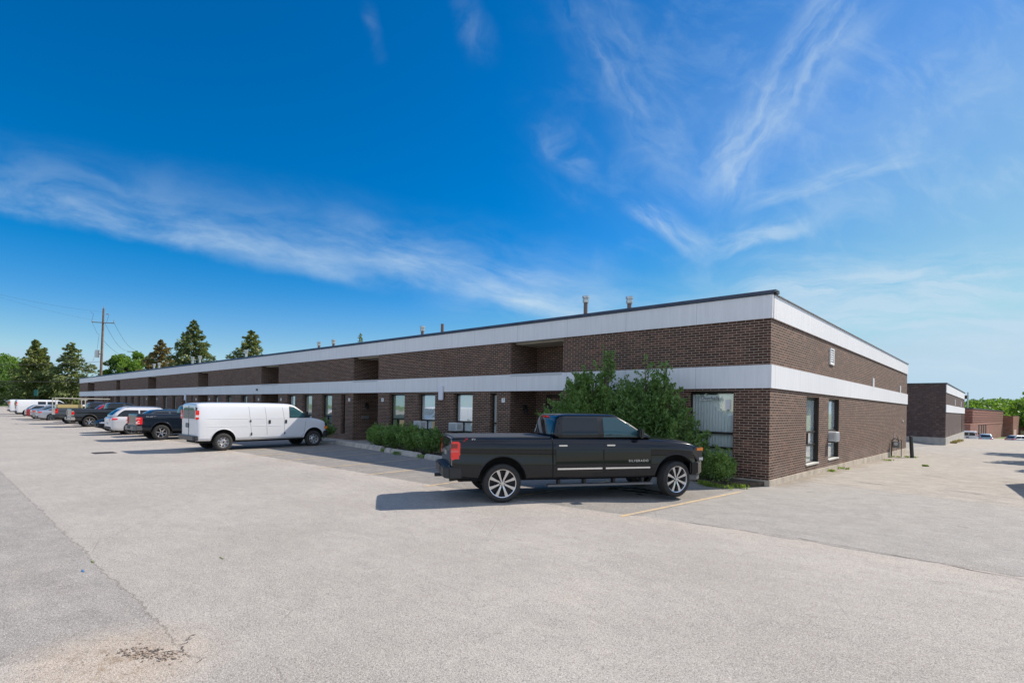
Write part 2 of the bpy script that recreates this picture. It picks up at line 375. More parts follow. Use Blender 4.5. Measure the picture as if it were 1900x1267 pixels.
# ================================================================== ground
def asphalt():
    m = bpy.data.materials.new('asphalt'); m.use_nodes = True
    n = NT(m.node_tree); b = n.t.nodes['Principled BSDF']; b.inputs['Roughness'].default_value = .88; b.inputs['Specular IOR Level'].default_value = .3
    P = n.n('ShaderNodeNewGeometry').outputs['Position']; s = n.n('ShaderNodeSeparateXYZ'); n.l(P, s.inputs[0]); X, Y, Z = s.outputs
    big = n.noise(P, .35, 4, .6); mid = n.noise(P, 1.7, 5, .65); f1 = n.noise(P, 55.0, 3, .8); f2 = n.noise(P, 120.0, 2, .7)
    wob = n.m('MULTIPLY', n.m('SUBTRACT', mid, .5), .35); wob2 = n.m('MULTIPLY', n.m('SUBTRACT', n.noise(P, 7.0, 5, .7), .5), .12)
    wb = n.m('ADD', wob, wob2)
    st = n.mix(n.sm(big, .3, .7), (.352, .328, .298), (.41, .384, .352))
    # seam between the dusty lane and the stalls
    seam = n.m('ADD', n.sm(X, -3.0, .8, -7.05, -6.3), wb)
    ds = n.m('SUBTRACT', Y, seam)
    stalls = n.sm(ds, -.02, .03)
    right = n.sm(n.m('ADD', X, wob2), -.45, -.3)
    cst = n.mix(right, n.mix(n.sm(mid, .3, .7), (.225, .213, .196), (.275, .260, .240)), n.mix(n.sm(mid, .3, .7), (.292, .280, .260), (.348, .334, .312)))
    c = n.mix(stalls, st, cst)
    sand = n.m('MULTIPLY', n.m('MULTIPLY', n.sm(ds, -1.1, -.05), n.sm(ds, -.03, .02, 1, 0)), n.sm(mid, .35, .65))
    c = n.mix(n.m('MULTIPLY', sand, .5), c, (.50, .42, .36))
    # old rough surface down the alley
    dal = n.m('ADD', n.m('SUBTRACT', n.m('SUBTRACT', Y, 2.3), n.m('MULTIPLY', X, -.28)), wb)
    alley = n.m('MULTIPLY', n.sm(dal, 0.0, .12), n.sm(X, -.6, -.4))
    c = n.mix(alley, c, n.mix(n.sm(mid, .35, .7), (.30, .278, .245), (.39, .358, .315)))
    # bluish patch to the left of the camera
    dl = n.m('ADD', n.m('ADD', Y, 14.38), n.m('MULTIPLY', wb, .5))
    xl = n.m('ADD', n.m('ADD', X, .28), n.m('ADD', n.m('MULTIPLY', n.m('ADD', Y, 14.4), -.5), n.m('MULTIPLY', wb, .6)))
    patch = n.m('MULTIPLY', n.sm(dl, -.05, .02, 1, 0), n.sm(xl, -.03, .05, 1, 0))
    c = n.mix(patch, c, n.mix(n.sm(mid, .3, .7), (.290, .274, .254), (.342, .324, .302)))
    # pinkish sand blown over
    dust = n.m('MULTIPLY', n.sm(big, .48, .72), n.sm(n.noise(P, 1.1, 6, .7), .45, .7))
    c = n.mix(n.m('MULTIPLY', dust, .32), c, (.46, .405, .335))
    # sand around the broken corner near the camera
    qx = n.m('ADD', X, .28); qy = n.m('ADD', Y, 14.85)
    rad = n.m('ADD', n.m('SQRT', n.m('ADD', n.m('MULTIPLY', qx, n.m('MULTIPLY', qx, 1.6)), n.m('MULTIPLY', qy, n.m('MULTIPLY', qy, 2.0)))), n.m('MULTIPLY', wb, 1.6))
    c = n.mix(n.m('MULTIPLY', n.sm(rad, .45, 1.35, 1, 0), .55), c, (.50, .41, .32))
    c = n.mix(n.m('MULTIPLY', n.m('MULTIPLY', n.sm(rad, .30, .60, 1, 0), n.sm(n.noise(P, 5.0, 6, .7), .46, .62)), .7), c, (.25, .18, .115))
    # mottling, tyre-worn streaks, dirt against the wall
    mo = n.noise(n.xyz(n.m('MULTIPLY', X, 1.0), n.m('MULTIPLY', Y, 2.2), 0.0), 2.2, 8, .72, .4)
    c = n.mix(n.sm(mo, .30, .70), n.mix(1.0, c, (.91, .91, .92), 'MULTIPLY'), n.mix(1.0, c, (1.06, 1.055, 1.04), 'MULTIPLY'))
    sp = n.m('MULTIPLY', n.sm(n.noise(P, 3.2, 6, .75), .54, .68), n.sm(big, .35, .6))
    c = n.mix(n.m('MULTIPLY', sp, .30), c, (.17, .155, .14))
    wallx = n.m('ADD', X, n.m('MULTIPLY', n.m('SUBTRACT', mid, .5), 1.2))
    wd = n.m('MULTIPLY', n.m('MULTIPLY', n.sm(wallx, .75, .05), n.sm(X, -.2, 0.0)), n.m('MULTIPLY', n.sm(Y, -.2, .6), n.sm(Y, 29, 27)))
    c = n.mix(n.m('MULTIPLY', wd, .65), c, (.20, .165, .12))
    # seams as cracks
    def crack(c, d, width, k=.75):
        q = n.sm(n.m('ABSOLUTE', n.m('ADD', d, wob2)), 0.0, width, 1, 0)
        return n.mix(n.m('MULTIPLY', q, k), c, (.13, .115, .10))
    br = n.sm(n.noise(P, .9, 3, .6), .4, .6)
    c = crack(c, n.m('SUBTRACT', ds, n.m('MULTIPLY', n.sm(X, .6, -1.0), 50.0)), .035)
    c = crack(c, n.m('ADD', dl, n.m('MULTIPLY', n.sm(X, -.3, .1), 50.0)), .022, .6)
    c = crack(c, n.m('ADD', dal, n.m('MULTIPLY', n.sm(X, -.3, -.9), 50.0)), .05, .45)
    # crazed cracks in the alley and a few across the lot
    vor = n.n('ShaderNodeTexVoronoi', feature='DISTANCE_TO_EDGE'); vor.inputs['Scale'].default_value = .28
    n.l(n.mix(.22, P, n.n('ShaderNodeTexNoise', i_Scale=.9, i_Detail=6.0).outputs['Color'], 'ADD'), vor.inputs['Vector'])
    ck = n.m('MULTIPLY', n.sm(vor.outputs['Distance'], 0.0, .006, 1, 0), n.m('MULTIPLY', br, n.m('MAXIMUM', alley, .25)))
    c = n.mix(n.m('MULTIPLY', ck, .6), c, (.15, .13, .11))
    # aggregate
    c = n.mix(n.sm(f1, .25, .75), n.mix(1.0, c, (.70, .70, .71), 'MULTIPLY'), n.mix(1.0, c, (1.25, 1.24, 1.22), 'MULTIPLY'))
    c = n.mix(n.sm(f2, .25, .75), n.mix(1.0, c, (.56, .56, .57), 'MULTIPLY'), n.mix(1.0, c, (1.42, 1.40, 1.38), 'MULTIPLY'))
    v2 = n.n('ShaderNodeTexVoronoi'); v2.inputs['Scale'].default_value = 48.0; n.l(P, v2.inputs['Vector'])
    chip = n.m('MULTIPLY', n.m('LESS_THAN', v2.outputs['Distance'], .24), n.m('MULTIPLY', n.m('GREATER_THAN', n.noise(P, 11.0, 2), .50), n.sm(n.noise(P, .8, 3), .36, .60)))
    c = n.mix(n.m('MULTIPLY', chip, .55), c, (.12, .10, .09))
    # tyre-dark drips and stains
    stn = n.m('MULTIPLY', n.sm(n.noise(P, 1.3, 3, .5), .66, .76), stalls)
    c = n.mix(n.m('MULTIPLY', stn, .5), c, (.12, .115, .11))
    v3 = n.n('ShaderNodeTexVoronoi'); v3.inputs['Scale'].default_value = 95.0; n.l(P, v3.inputs['Vector'])
    sc3 = n.n('ShaderNodeSeparateColor'); n.l(v3.outputs['Color'], sc3.inputs[0])
    c = n.mix(n.m('MULTIPLY', n.m('GREATER_THAN', sc3.outputs[0], .88), .38), c, (.62, .59, .54))
    c = n.mix(n.m('MULTIPLY', n.m('LESS_THAN', sc3.outputs[0], .10), .45), c, (.10, .09, .08))
    n.l(c, b.inputs['Base Color'])
    bp = n.n('ShaderNodeBump'); bp.inputs['Strength'].default_value = .8; bp.inputs['Distance'].default_value = .006
    n.l(n.m('ADD', n.m('ADD', f2, n.m('MULTIPLY', f1, 1.0)), n.m('MULTIPLY', ck, -2.0)), bp.inputs['Height']); n.l(bp.outputs[0], b.inputs['Normal'])
    return m
ASPH = asphalt()
def sheet(name, xs, ys, m, dz=0.0, kind='structure', holes=None):
    xx, yy = np.meshgrid(xs, ys); zz = gz(xx, yy)+dz
    v = np.stack([xx, yy, zz], -1).reshape(-1, 3); k = len(xs)
    f = [(i*k+j, i*k+j+1, (i+1)*k+j+1, (i+1)*k+j) for i in range(len(ys)-1) for j in range(k-1)]
    me = bpy.data.meshes.new(name); me.from_pydata(v.tolist(), [], f); me.materials.append(m)
    for p in me.polygons: p.use_smooth = True
    o = bpy.data.objects.new(name, me); link(o); o['kind'] = kind; return o
GRASS = mat('grass_ground', (.10, .15, .035), .95, var=.45, vs=.6, bump=.6, bs=14)
sheet('ground', np.r_[[-3000, -800, -400, -250], np.linspace(-180, 100, 57), [250, 900, 3000]], np.r_[[-2500, -500, -150], np.linspace(-90, 200, 59), [320, 800, 3000]], GRASS, -.06)
sheet('parking_lot', np.r_[np.linspace(-113, -26, 30), np.linspace(-24, 8, 65), np.linspace(10, 60, 18)], np.r_[np.linspace(-80, -20, 13), np.linspace(-19, 6, 64), np.linspace(7, 135, 65)], ASPH)
# kerb of the grass at the end of the lot
mb = MB()
for i in range(24):
    x0 = -113.2; y0 = -80+i*5; z = gzf(x0, y0); mb.box(x0-.18, x0, y0, y0+4.98, z-.2, z+.14)
CONC = mat('concrete', (.42, .385, .34), .9, var=.22, vs=3.5, bump=.5, bs=60)
tag(mb.build('kerb', CONC, bevel=.02), kind='structure')

def strip(name, p0, p1, wd, m, dz=.006, seg=10, kind='structure', group=None):
    p0 = Vector((*p0, 0)); p1 = Vector((*p1, 0)); d = (p1-p0); nrm = Vector((-d.y, d.x, 0)).normalized()*wd/2
    rows = []
    for i in range(seg+1):
        c = p0+d*i/seg; e = rnd.uniform(-.006, .006)
        a = c-nrm*(1+e*3); b = c+nrm*(1+e*3); rows.append([(a.x, a.y, gzf(a.x, a.y)+dz), (b.x, b.y, gzf(b.x, b.y)+dz)])
    o = MB().grid(rows).build(name, m, fix=False); tag(o, kind=kind, group=group); return o
def line_mat():
    m = bpy.data.materials.new('line_paint'); m.use_nodes = True; n = NT(m.node_tree); b = n.t.nodes['Principled BSDF']; b.inputs['Roughness'].default_value = .8
    P = n.n('ShaderNodeNewGeometry').outputs['Position']
    f = n.m('ADD', n.m('MULTIPLY', n.noise(P, 6, 6, .7), .6), n.m('MULTIPLY', n.noise(P, 60, 3, .7), .4))
    n.l(n.mix(n.sm(f, .42, .58), (.62, .43, .20), (.33, .30, .27)), b.inputs['Base Color']); return m
LINE = line_mat()
LN = [((-.60, -6.75), (-.16, -1.55)), ((-3.30, -7.15), (-3.15, -3.1)), ((-5.88, -7.35), (-6.0, -3.3)), ((-8.72, -7.25), (-8.98, -3.45)), ((-11.15, -7.4), (-11.45, -3.2)), ((-14.0, -7.3), (-14.35, -2.85)), ((-16.35, -7.6), (-16.75, -2.5))]
LN += [((-19.1-2.75*i, -7.6), (-19.3-2.75*i, -2.5)) for i in range(27)]
for a, b in LN: strip('stall_line', a, b, .105, LINE, group='yellow parking stall lines')
def blob(name, cx, cy, rx, ry, m, n=28, dz=.007, jag=.25, rot=0):
    pts = []
    for i in range(n):
        t = 2*math.pi*i/n; k = 1+rnd.uniform(-jag, jag); x, y = rx*k*math.cos(t), ry*k*math.sin(t)
        x, y = x*math.cos(rot)-y*math.sin(rot), x*math.sin(rot)+y*math.cos(rot); pts.append((cx+x, cy+y, gzf(cx+x, cy+y)+dz))
    return tag(MB().add(pts, [tuple(range(n))]).build(name, m, fix=False), kind='structure')
OIL = mat('oil', (.012, .012, .012), .25, spec=.5)
blob('oil_stain', -1.75, -3.85, .85, .26, OIL, rot=.35)
blob('oil_stain', -1.55, -4.35, .10, .05, OIL)
DRAIN = mat('drain_iron', (.05, .045, .04), .7, .3)
mb = MB(); z = gzf(-21.5, -11)
for i in range(7): mb.box(-21.8, -21.2, -11.3+i*.09, -11.25+i*.09, z-.02, z+.012)
mb.box(-21.85, -21.15, -11.36, -11.31, z-.02, z+.014); mb.box(-21.85, -21.15, -10.70, -10.65, z-.02, z+.014); mb.box(-21.85, -21.8, -11.31, -10.70, z-.02, z+.014); mb.box(-21.2, -21.15, -11.31, -10.70, z-.02, z+.014)
tag(mb.build('drain_grate', DRAIN), 'dark iron drain grate set in the lot in front of the white van', 'drain grate')
# crumbled asphalt at the near corner of the patch, one piece of broken surface
mb = MB()
for i in range(190):
    t = rnd.random(); x = -.46+.46*t+rnd.gauss(0, .05); y = -14.74+.26*t+rnd.gauss(0, .055); s = rnd.uniform(.003, .015)
    pr = [(x+s*math.cos(a)*rnd.uniform(.7, 1.2), y+s*.7*math.sin(a)*rnd.uniform(.7, 1.2)) for a in [k*math.pi/3 for k in range(6)]]
    mb.prism(pr, 2, -.01, rnd.uniform(.003, .012))
tag(mb.build('broken_asphalt', mat('crumb', (.30, .24, .19), .95, var=.4, vs=40)), kind='stuff')
def crackline(pts, wd):
    rows = []; q = []
    for i in range(len(pts)-1):
        for k in range(9):
            t = k/9; q.append((pts[i][0]*(1-t)+pts[i+1][0]*t+rnd.gauss(0, .018), pts[i][1]*(1-t)+pts[i+1][1]*t+rnd.gauss(0, .018)))
    for i, (x, y) in enumerate(q):
        wv = wd*rnd.uniform(.2, 1.2); rows.append([(x-wv, y-wv*.6, gzf(x, y)+.005), (x+wv, y+wv*.6, gzf(x, y)+.005)])
    tag(MB().grid(rows).build('pavement_crack', mat('crack', (.10, .085, .075), 1.0), fix=False), kind='structure')
crackline([(-.42, -14.24), (-.30, -14.32), (-.12, -14.42), (.22, -14.37)], .006)
crackline([(-.35, -14.62), (-.2, -14.5), (-.12, -14.42)], .007)
crackline([(.38, -6.35), (1.2, -6.25), (2.5, -6.15), (4.0, -6.3), (5.6, -6.6), (9, -6.9)], .012)
crackline([(1.4, 3.6), (2.6, 3.0), (3.9, 3.2), (5.2, 2.7)], .02)
crackline([(2.6, 8.5), (3.4, 8.0), (4.6, 8.2), (5.4, 7.9)], .03)
crackline([(1.0, 13.0), (2.4, 12.2), (3.6, 12.6)], .03)

# walkway and planting bed
WALK = mat('walk_concrete', (.33, .315, .29), .9, var=.2, vs=2, bump=.4, bs=50)
SOIL = mat('soil', (.085, .065, .045), 1.0, var=.4, vs=8, bump=.8, bs=30)
tag(MB().box(-97, -17.6, -1.85, 1.62, -.1, .14).build('walkway', WALK, bevel=.02), kind='structure')
tag(MB().prism([(-17.55, -.02), (-17.55, -2.0), (-14.5, -2.5), (-9.8, -3.1), (-6.6, -2.2), (-1.2, -1.0), (-.25, -.5), (-.1, -.02)], 2, -.1, .125).build('planting_bed', SOIL), kind='structure')
tag(MB().box(-9.78, -7.2, -.01, 1.58, -.1, .16).build('walkway', WALK), kind='structure')
KL = ['long pale concrete kerb block left of the low hedge, beside the walkway', 'short stub of concrete kerb between two longer blocks at the hedge', 'worn concrete kerb block in front of the middle of the low hedge', 'concrete kerb block just behind the tailgate of the black pickup']
for i, (a, b) in enumerate([((-19.9, -1.80), (-14.95, -2.48)), ((-14.5, -2.6), (-13.95, -2.68)), ((-13.9, -2.68), (-11.75, -2.98)), ((-11.2, -3.08), (-9.7, -3.28))]):
    a = Vector((*a, 0)); b = Vector((*b, 0)); L = (b-a).length
    o = MB().prism([(-.13, -.1), (.13, -.1), (.12, .16), (.02, .19), (-.08, .16)], 0, 0, L).build('concrete_kerb_block', CONC, bevel=.025)
    o.location = (a.x, a.y, gzf(a.x, a.y)); o.rotation_euler = (0, rnd.uniform(-.01, .01), math.atan2((b-a).y, (b-a).x))
    tag(o, KL[i], 'kerb', 'concrete kerb blocks along the hedge')
# kerb along the walkway further left
tag(MB().prism([(-2.05, -.1), (-1.85, -.1), (-1.85, .165), (-2.0, .165)], 0, -97, -20.1).build('walkway_kerb', CONC), kind='structure')

# ================================================================== the long brick building
BR = brick_mat('dark_brick', (.050, .023, .015), (.105, .050, .031), (.38, .305, .245), msz=.0165)
def fascia_mat(name='fascia', col=(.75, .75, .76)):
    m = bpy.data.materials.new(name); m.use_nodes = True; n = NT(m.node_tree); b = n.t.nodes['Principled BSDF']; b.inputs['Roughness'].default_value = .65
    tc = n.n('ShaderNodeTexCoord'); s = n.n('ShaderNodeSeparateXYZ'); n.l(tc.outputs['Object'], s.inputs[0])
    sn = n.n('ShaderNodeSeparateXYZ'); n.l(tc.outputs['Normal'], sn.inputs[0]); side = n.m('GREATER_THAN', n.m('ABSOLUTE', sn.outputs[0]), .5)
    u = n.m('ADD', n.m('MULTIPLY', s.outputs[1], side), n.m('MULTIPLY', s.outputs[0], n.m('SUBTRACT', 1.0, side)))
    P = n.n('ShaderNodeNewGeometry').outputs['Position']
    str_ = n.noise(n.xyz(n.m('MULTIPLY', s.outputs[0], 6), n.m('MULTIPLY', s.outputs[1], 6), n.m('MULTIPLY', s.outputs[2], .5)), 2.0, 5, .7)
    c = n.mix(n.sm(str_, .25, .8), tuple(x*.92 for x in col), tuple(min(1, x*1.04) for x in col))
    c = n.mix(n.m('MULTIPLY', n.sm(n.noise(P, .25, 3), .4, .65), .16), c, (.55, .56, .58))
    fr = n.m('FRACT', n.m('ADD', n.m('DIVIDE', u, 2.44), 100.37))
    j = n.m('LESS_THAN', n.m('ABSOLUTE', n.m('SUBTRACT', fr, .5)), .0022)
    c = n.mix(n.m('MULTIPLY', j, .6), c, (.2, .2, .2))
    n.l(c, b.inputs['Base Color'])
    rib = n.m('ABSOLUTE', n.m('SUBTRACT', n.m('FRACT', n.m('MULTIPLY', u, 12.0)), .5))
    bp = n.n('ShaderNodeBump'); bp.inputs['Strength'].default_value = .12; bp.inputs['Distance'].default_value = .004
    n.l(n.m('ADD', n.m('LESS_THAN', rib, .12), n.m('MULTIPLY', n.noise(P, 30, 3), .4)), bp.inputs['Height']); n.l(bp.outputs[0], b.inputs['Normal'])
    return m
FA = fascia_mat()
COPE = mat('coping_metal', (.075, .075, .078), .45, .5, var=.2, vs=2)
ROOF = mat('roof_gravel', (.20, .19, .18), .95, var=.3, vs=6)
SOFF = mat('soffit', (.42, .38, .30), .8, var=.1)
FRAME = mat('bronze_frame', (.035, .030, .027), .45, .5)
SILL = mat('pale_sill', (.55, .54, .50), .6)
GL = glass_mat('window_glass')
BLIND = mat('blind_white', (.90, .91, .90), .8)
BLINDS = [BLIND, mat('blind_cream', (.60, .57, .47), .8), mat('curtain_grey', (.34, .36, .36), .9), mat('blind_green', (.40, .46, .36), .85)]
DOORM = mat('door_dark', (.04, .037, .035), .4, .3)
ZB = -.5
building = thing('industrial_building', 'long low dark brick unit block with two white fascia bands, nearest of the buildings', 'building', (0, 0, 0))
NOT = [(-9.8, -7.2), (-21.5, -19.1), (-33.4, -30.7), (-46.2, -43.8), (-61.4, -58.5), (-75.1, -73.2), (-92.0, -87.5)]
LEN, WID = 97.7, 27.3
WIN = [(-2.36, -1.0), (-4.6, -3.3), (-5.95, -5.55)]
WIN += [(-10.96, -10.56), (-13.22, -12.0), (-15.76, -14.5), (-18.12, -16.82), (-22.75, -22.3), (-24.94, -23.75), (-27.3, -26.1), (-29.4, -28.3)]
WIN += [(-34.75, -34.35), (-36.95, -35.8), (-39.85, -38.75), (-42.5, -41.5)]
for i in range(3, 6):
    a = NOT[i][0]; b = NOT[i+1][1]; L = a-b
    for s0, s1 in ((.10, .135), (.235, .335), (.47, .57), (.71, .81)): WIN.append((a-L*s1, a-L*s0))
WIN += [(-78.2, -77.0), (-81.4, -80.2), (-85.0, -83.8), (-95.6, -94.4)]
WIN.sort(key=lambda t: -t[0])
T = .32; WZ0, WZ1 = .46, 2.66
mb = MB()
# lower piers, spandrels and the upper wall, between the entry recesses
edges = [0.0]+[v for nt in NOT for v in (nt[1], nt[0])]+[-LEN]
for k in range(0, len(edges), 2):
    xa, xb = edges[k], edges[k+1]
    mb.box(xb, xa, 0, T, 2.70, 5.36)
    cur = xa
    for (w0, w1) in [w_ for w_ in WIN if xb <= w_[0] and w_[1] <= xa]:
        mb.box(w1, cur, 0, T, ZB, 2.70); mb.box(w0, w1, 0, T, ZB, WZ0); mb.box(w0, w1, 0, T, WZ1, 2.70); cur = w0
    mb.box(xb, cur, 0, T, ZB, 2.70)
RD = 1.6
for (a, b) in NOT:      # recess back wall and returns
    mb.box(a, b, RD, RD+T, ZB, 5.2); mb.box(a-T, a, T+.001, RD+T, ZB, 5.2); mb.box(b, b+T, T+.001, RD+T, ZB, 5.2)
# side wall
SW = [(3.71, 5.28), (6.67, 8.3)]
cur = T+.001
for (a, b) in SW:
    mb.box(-T, 0, cur, a, ZB-.9, 2.70); mb.box(-T, 0, a, b, ZB-.9, .36); mb.box(-T, 0, a, b, 2.60, 2.70); cur = b
mb.box(-T, 0, cur, WID, ZB-.9, 2.70); mb.box(-T, 0, T+.001, WID, 2.70, 5.36)
mb.box(-LEN, -LEN+T, T+.001, WID, ZB, 5.36); mb.box(-LEN+T, -T, WID-T, WID, ZB-.9, 5.36)
mb.build('wall', BR, building)
# footing with a sloping top on the side
mb = MB(); mb.prism([(-.03, -1.2), (WID+.03, -1.6), (WID+.03, -.10), (-.03, .17)], 0, -.1, .035)
mb.prism([(0.03, -.6), (0.03, .168), (-6.9, .168), (-6.9, -.6)][::-1], 1, -.032, .05)
mb.build('foundation', mat('foundation', (.44, .385, .31), .9, var=.22, vs=1.8, bump=.5, bs=40), building)
# fascias
def band(name, z0, z1, out, skip=False):
    mb = MB()
    mb.box(-LEN-out, out, -out, .30, z0, z1) if not skip else None
    mb.box(.001-.03, out, .301, WID+out, z0, z1)
    return mb.build(name, FA, building)
band('upper_fascia', 4.67, 5.325, .045)
band('lower_fascia', 2.73, 3.38, .045)
for (a, b) in NOT:                       # flashing on the band across each recess, boarded soffit above
    MB().box(a+.02, b-.02, -.055, .2, 3.30, 3.40).build('flashing', mat('flashing_grey', (.5, .51, .52), .5), building)
    MB().box(a+.001, b-.001, .30, RD-.001, 4.60, 4.66).build('soffit', SOFF, building)
mb = MB(); mb.box(-LEN+.2, -.2, .2, WID-.2, 5.12, 5.36); rf = mb.build('roof', ROOF, building)
mb = MB(); prof = [(-.05, 5.318), (-.085, 5.33), (.10, 5.475), (.42, 5.475), (.42, 5.38), (-.04, 5.38)]
mb.prism([(y, z) for y, z in prof], 0, -LEN-.08, .085)
mb.prism([(-y, z) for y, z in prof], 1, .10, WID+.08)
mb.build('coping', COPE, building)
mb = MB(); mb.box(-.03, .052, .055, .075, 4.67, 5.32); mb.build('corner_joint', FRAME, building)

def make_window(par, a, b, z0, z1, blind, front=True, mid=True):
    """a window between a and b along the wall; front: wall faces -Y, else the wall faces +X"""
    W_ = b-a; d = .20 if front else .13
    root = MB(); t = .05
    def B(m, x0, x1, y0, y1, zz0, zz1):
        if front: m.box(a+x0, a+x1, y0, y1, zz0, zz1)
        else: m.box(-y1, -y0, a+x0, a+x1, zz0, zz1)
    B(root, 0, t, d-.03, d+.04, z0, z1); B(root, W_-t, W_, d-.03, d+.04, z0, z1)
    B(root, t, W_-t, d-.03, d+.04, z1-t-.02, z1); B(root, t, W_-t, d-.03, d+.04, z0, z0+.04)
    if mid:
        B(root, t, W_-t, d-.05, d+.03, 1.38, 1.45); B(root, t, W_-t, d-.045, d+.03, .95, 1.01)
        if W_ > .7: B(root, W_*.36, W_*.36+.05, d-.04, d+.03, 1.01, 1.38)
    fr = root.build('window', FRAME, par)
    g = MB(); B(g, t, W_-t, d, d+.006, z0+.04, z1-.07); g.build('pane', GL, fr)
    if not front: ln = MB(); B(ln, W_-.012, W_-.001, .01, d-.03, z0+.01, z1-.01); ln.build('shaded_reveal', mat('reveal_shade', (.03, .025, .022), .8), fr)  # dark sheet over the far brick jamb, its shade put in as colour
    s = MB(); B(s, -.0, W_, -.03, .16, z0-.045, z0+.005); s.build('sill', SILL if not front else BR, fr)
    bl = MB(); n = max(4, int((W_-.1)/.085)); ww = (W_-.1)/n; rows = [[], []]
    for i in range(n*2+1):
        xx = t+i*ww/2; yy = d+(.03 if front else .012)+(.022 if i % 2 else 0)+rnd.uniform(0, .008)
        for r_, zz in ((0, z0+.05), (1, z1-.10)): rows[r_].append((a+xx, yy, zz) if front else (-yy, a+xx, zz))
    bl.grid(rows); bl.build('blind', blind, fr, fix=False)
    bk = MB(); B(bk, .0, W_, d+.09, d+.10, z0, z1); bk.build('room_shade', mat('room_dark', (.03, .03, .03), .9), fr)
    return fr
seq = [0, 0, 1, 0, 0, 0, 3, 2, 3, 1, 0, 1, 2, 3, 0]
for i, (a, b) in enumerate(WIN):
    make_window(building, a, b, WZ0, WZ1, BLINDS[seq[i % len(seq)]])
for a, b in SW: make_window(building, a, b, .36, 2.60, BLINDS[0], front=False)
# entrance doors in the recesses
for i, (a, b) in enumerate(NOT):
    c = a+1.15
    f = MB(); f.box(c-.55, c-.48, RD-.08, RD+.02, .14, 2.62); f.box(c+.48, c+.55, RD-.08, RD+.02, .14, 2.62); f.box(c-.48, c+.48, RD-.08, RD+.02, 2.52, 2.62); f.box(c-.48, c+.48, RD-.07, RD+.01, 2.16, 2.22)
    d = f.build('door_frame', FRAME, building)
    dd = MB().box(c-.48, c+.48, RD-.05, RD-.005, .16, 2.16).build('door', DOORM, building)
    MB().box(c-.36, c+.36, RD-.056, RD-.052, 1.0, 2.02).build('pane', mat('door_glass', (.03, .04, .045), .06, spec=1.0), dd)
    MB().box(c+.38, c+.41, RD-.11, RD-.06, 1.0, 1.25).build('handle', mat('chrome', (.8, .8, .8), .18, 1.0), dd)
    x0 = a+.015   # lamp and letter box on the return wall that faces the alley
    lm = MB().box(x0-.01, x0+.10, .75, .90, 1.95, 2.20); lm.cyl((x0+.12, .82, 2.02), (x0+.12, .82, 1.86), .07, .05, 12); lm.build('wall_lamp', mat('lamp_black', (.015, .015, .015), .5), building)
    if i % 2: MB().box(x0-.01, x0+.10, .55, .95, 1.32, 1.48).build('letter_box', mat('letter_metal', (.35, .35, .34), .4, .6), building)
# louvre and vents high on the side wall
mb = MB(); y0, y1, z0, z1 = 6.64, 7.24, 3.86, 4.46
for q in ((y0, y0+.05, z0, z1), (y1-.05, y1, z0, z1), (y0+.05, y1-.05, z0, z0+.05), (y0+.05, y1-.05, z1-.05, z1)): mb.box(.0, .045, *q)
for k in range(6): mb.prism([(.005, z0+.06+k*.082), (.035, z0+.05+k*.082), (.040, z0+.056+k*.082), (.008, z0+.115+k*.082)], 1, y0+.05, y1-.05)
WHITE = mat('white_metal', (.78, .78, .77), .45)
mb.build('louvre', WHITE, building)
for y in (15.15, 24.0): MB().box(.0, .05, y, y+.28, 3.22, 3.80).build('wall_vent', WHITE, building, bevel=.01)
MB().box(.0, .03, 22.2, 22.34, .55, .95).build('wall_plate', mat('plate_pink', (.45, .36, .36), .7), building)
MB().box(.0, .04, 25.3, 25.6, 1.62, 1.72).build('wall_plate', SILL, building)
MB().box(-34.02, -33.86, -.11, -.046, 2.98, 3.10).build('camera_housing', mat('lamp_black'), building)
def ray_y(px, py, Y):
    d = CF + CR*(px-950)/FPX - CU*(py-633.5-PPY)/FPX; t = (Y-CAM[1])/d[1]; return CAM+d*t
# roof flues
GALV = mat('galvanised', (.50, .50, .48), .35, .8, var=.2, vs=5)
FLUE = mat('flue_brown', (.16, .12, .11), .6, .2)
for px, py, k in ((1087, 549, 0), (1168, 550, 0), (821, 600, 1), (784, 605, 0), (619, 630, 0), (592, 634, 0), (457, 649, 2), (371, 660, 2), (357.5, 662, 2), (295.5, 673, 2), (286, 675, 2)):
    q = ray_y(px, py, 3.0); x, z = float(q[0]), float(q[2]); h = z-5.36; r = .085 if k < 2 else .10
    f = MB().cyl((x, 3, 5.3), (x, 3, z-.03), r, r, 14).build('flue', FLUE if k < 2 else GALV, rf)
    if k != 1:
        c = MB(); c.lathe([(z-.30, r*1.05), (z-.28, r*1.5), (z-.16, r*1.55), (z-.14, r*1.25), (z-.11, r*1.25), (z-.10, r*1.75), (z-.02, r*1.75), (z, r*1.2), (z+.005, .001)], 2, (0, 0, 0), 16)
        c.v = [(a+x, b+3, c_) for a, b, c_ in c.v]; c.build('flue_cap', GALV, rf, smooth=35)

# signs on the wall
BLK = mat('black_text', (.02, .02, .02), .6)
def plate(x, z, body, label, w_=.17, h_=.17):
    t = thing('unit_number_sign', label, 'sign', (x, -.012, z), 0, 'small white unit number signs')
    MB().box(-w_/2, w_/2, -.008, .012, -h_/2, h_/2).build('panel', WHITE, t)
    text('number', body, .15, BLK, t, face_front(0, -.0095, 0))
for i, ((a, b), tx) in enumerate(zip(NOT[:5], (('7', None), ('5', '6'), ('3', '4'), ('1', '2'), ('9', '8')))):
    od = ['nearest', 'second', 'third', 'fourth', 'fifth'][i]
    plate(a-.38, 2.36, tx[0], f'small white number plate on the pier just left of the {od} entry recess')
    if tx[1]: plate(b+.42, 2.36, tx[1], f'small white number plate on the pier just right of the {od} entry recess')
t = thing('blade_sign', 'narrow white upright sign hanging below the fascia between two windows', 'sign', (-14.0, -.09, 2.0))
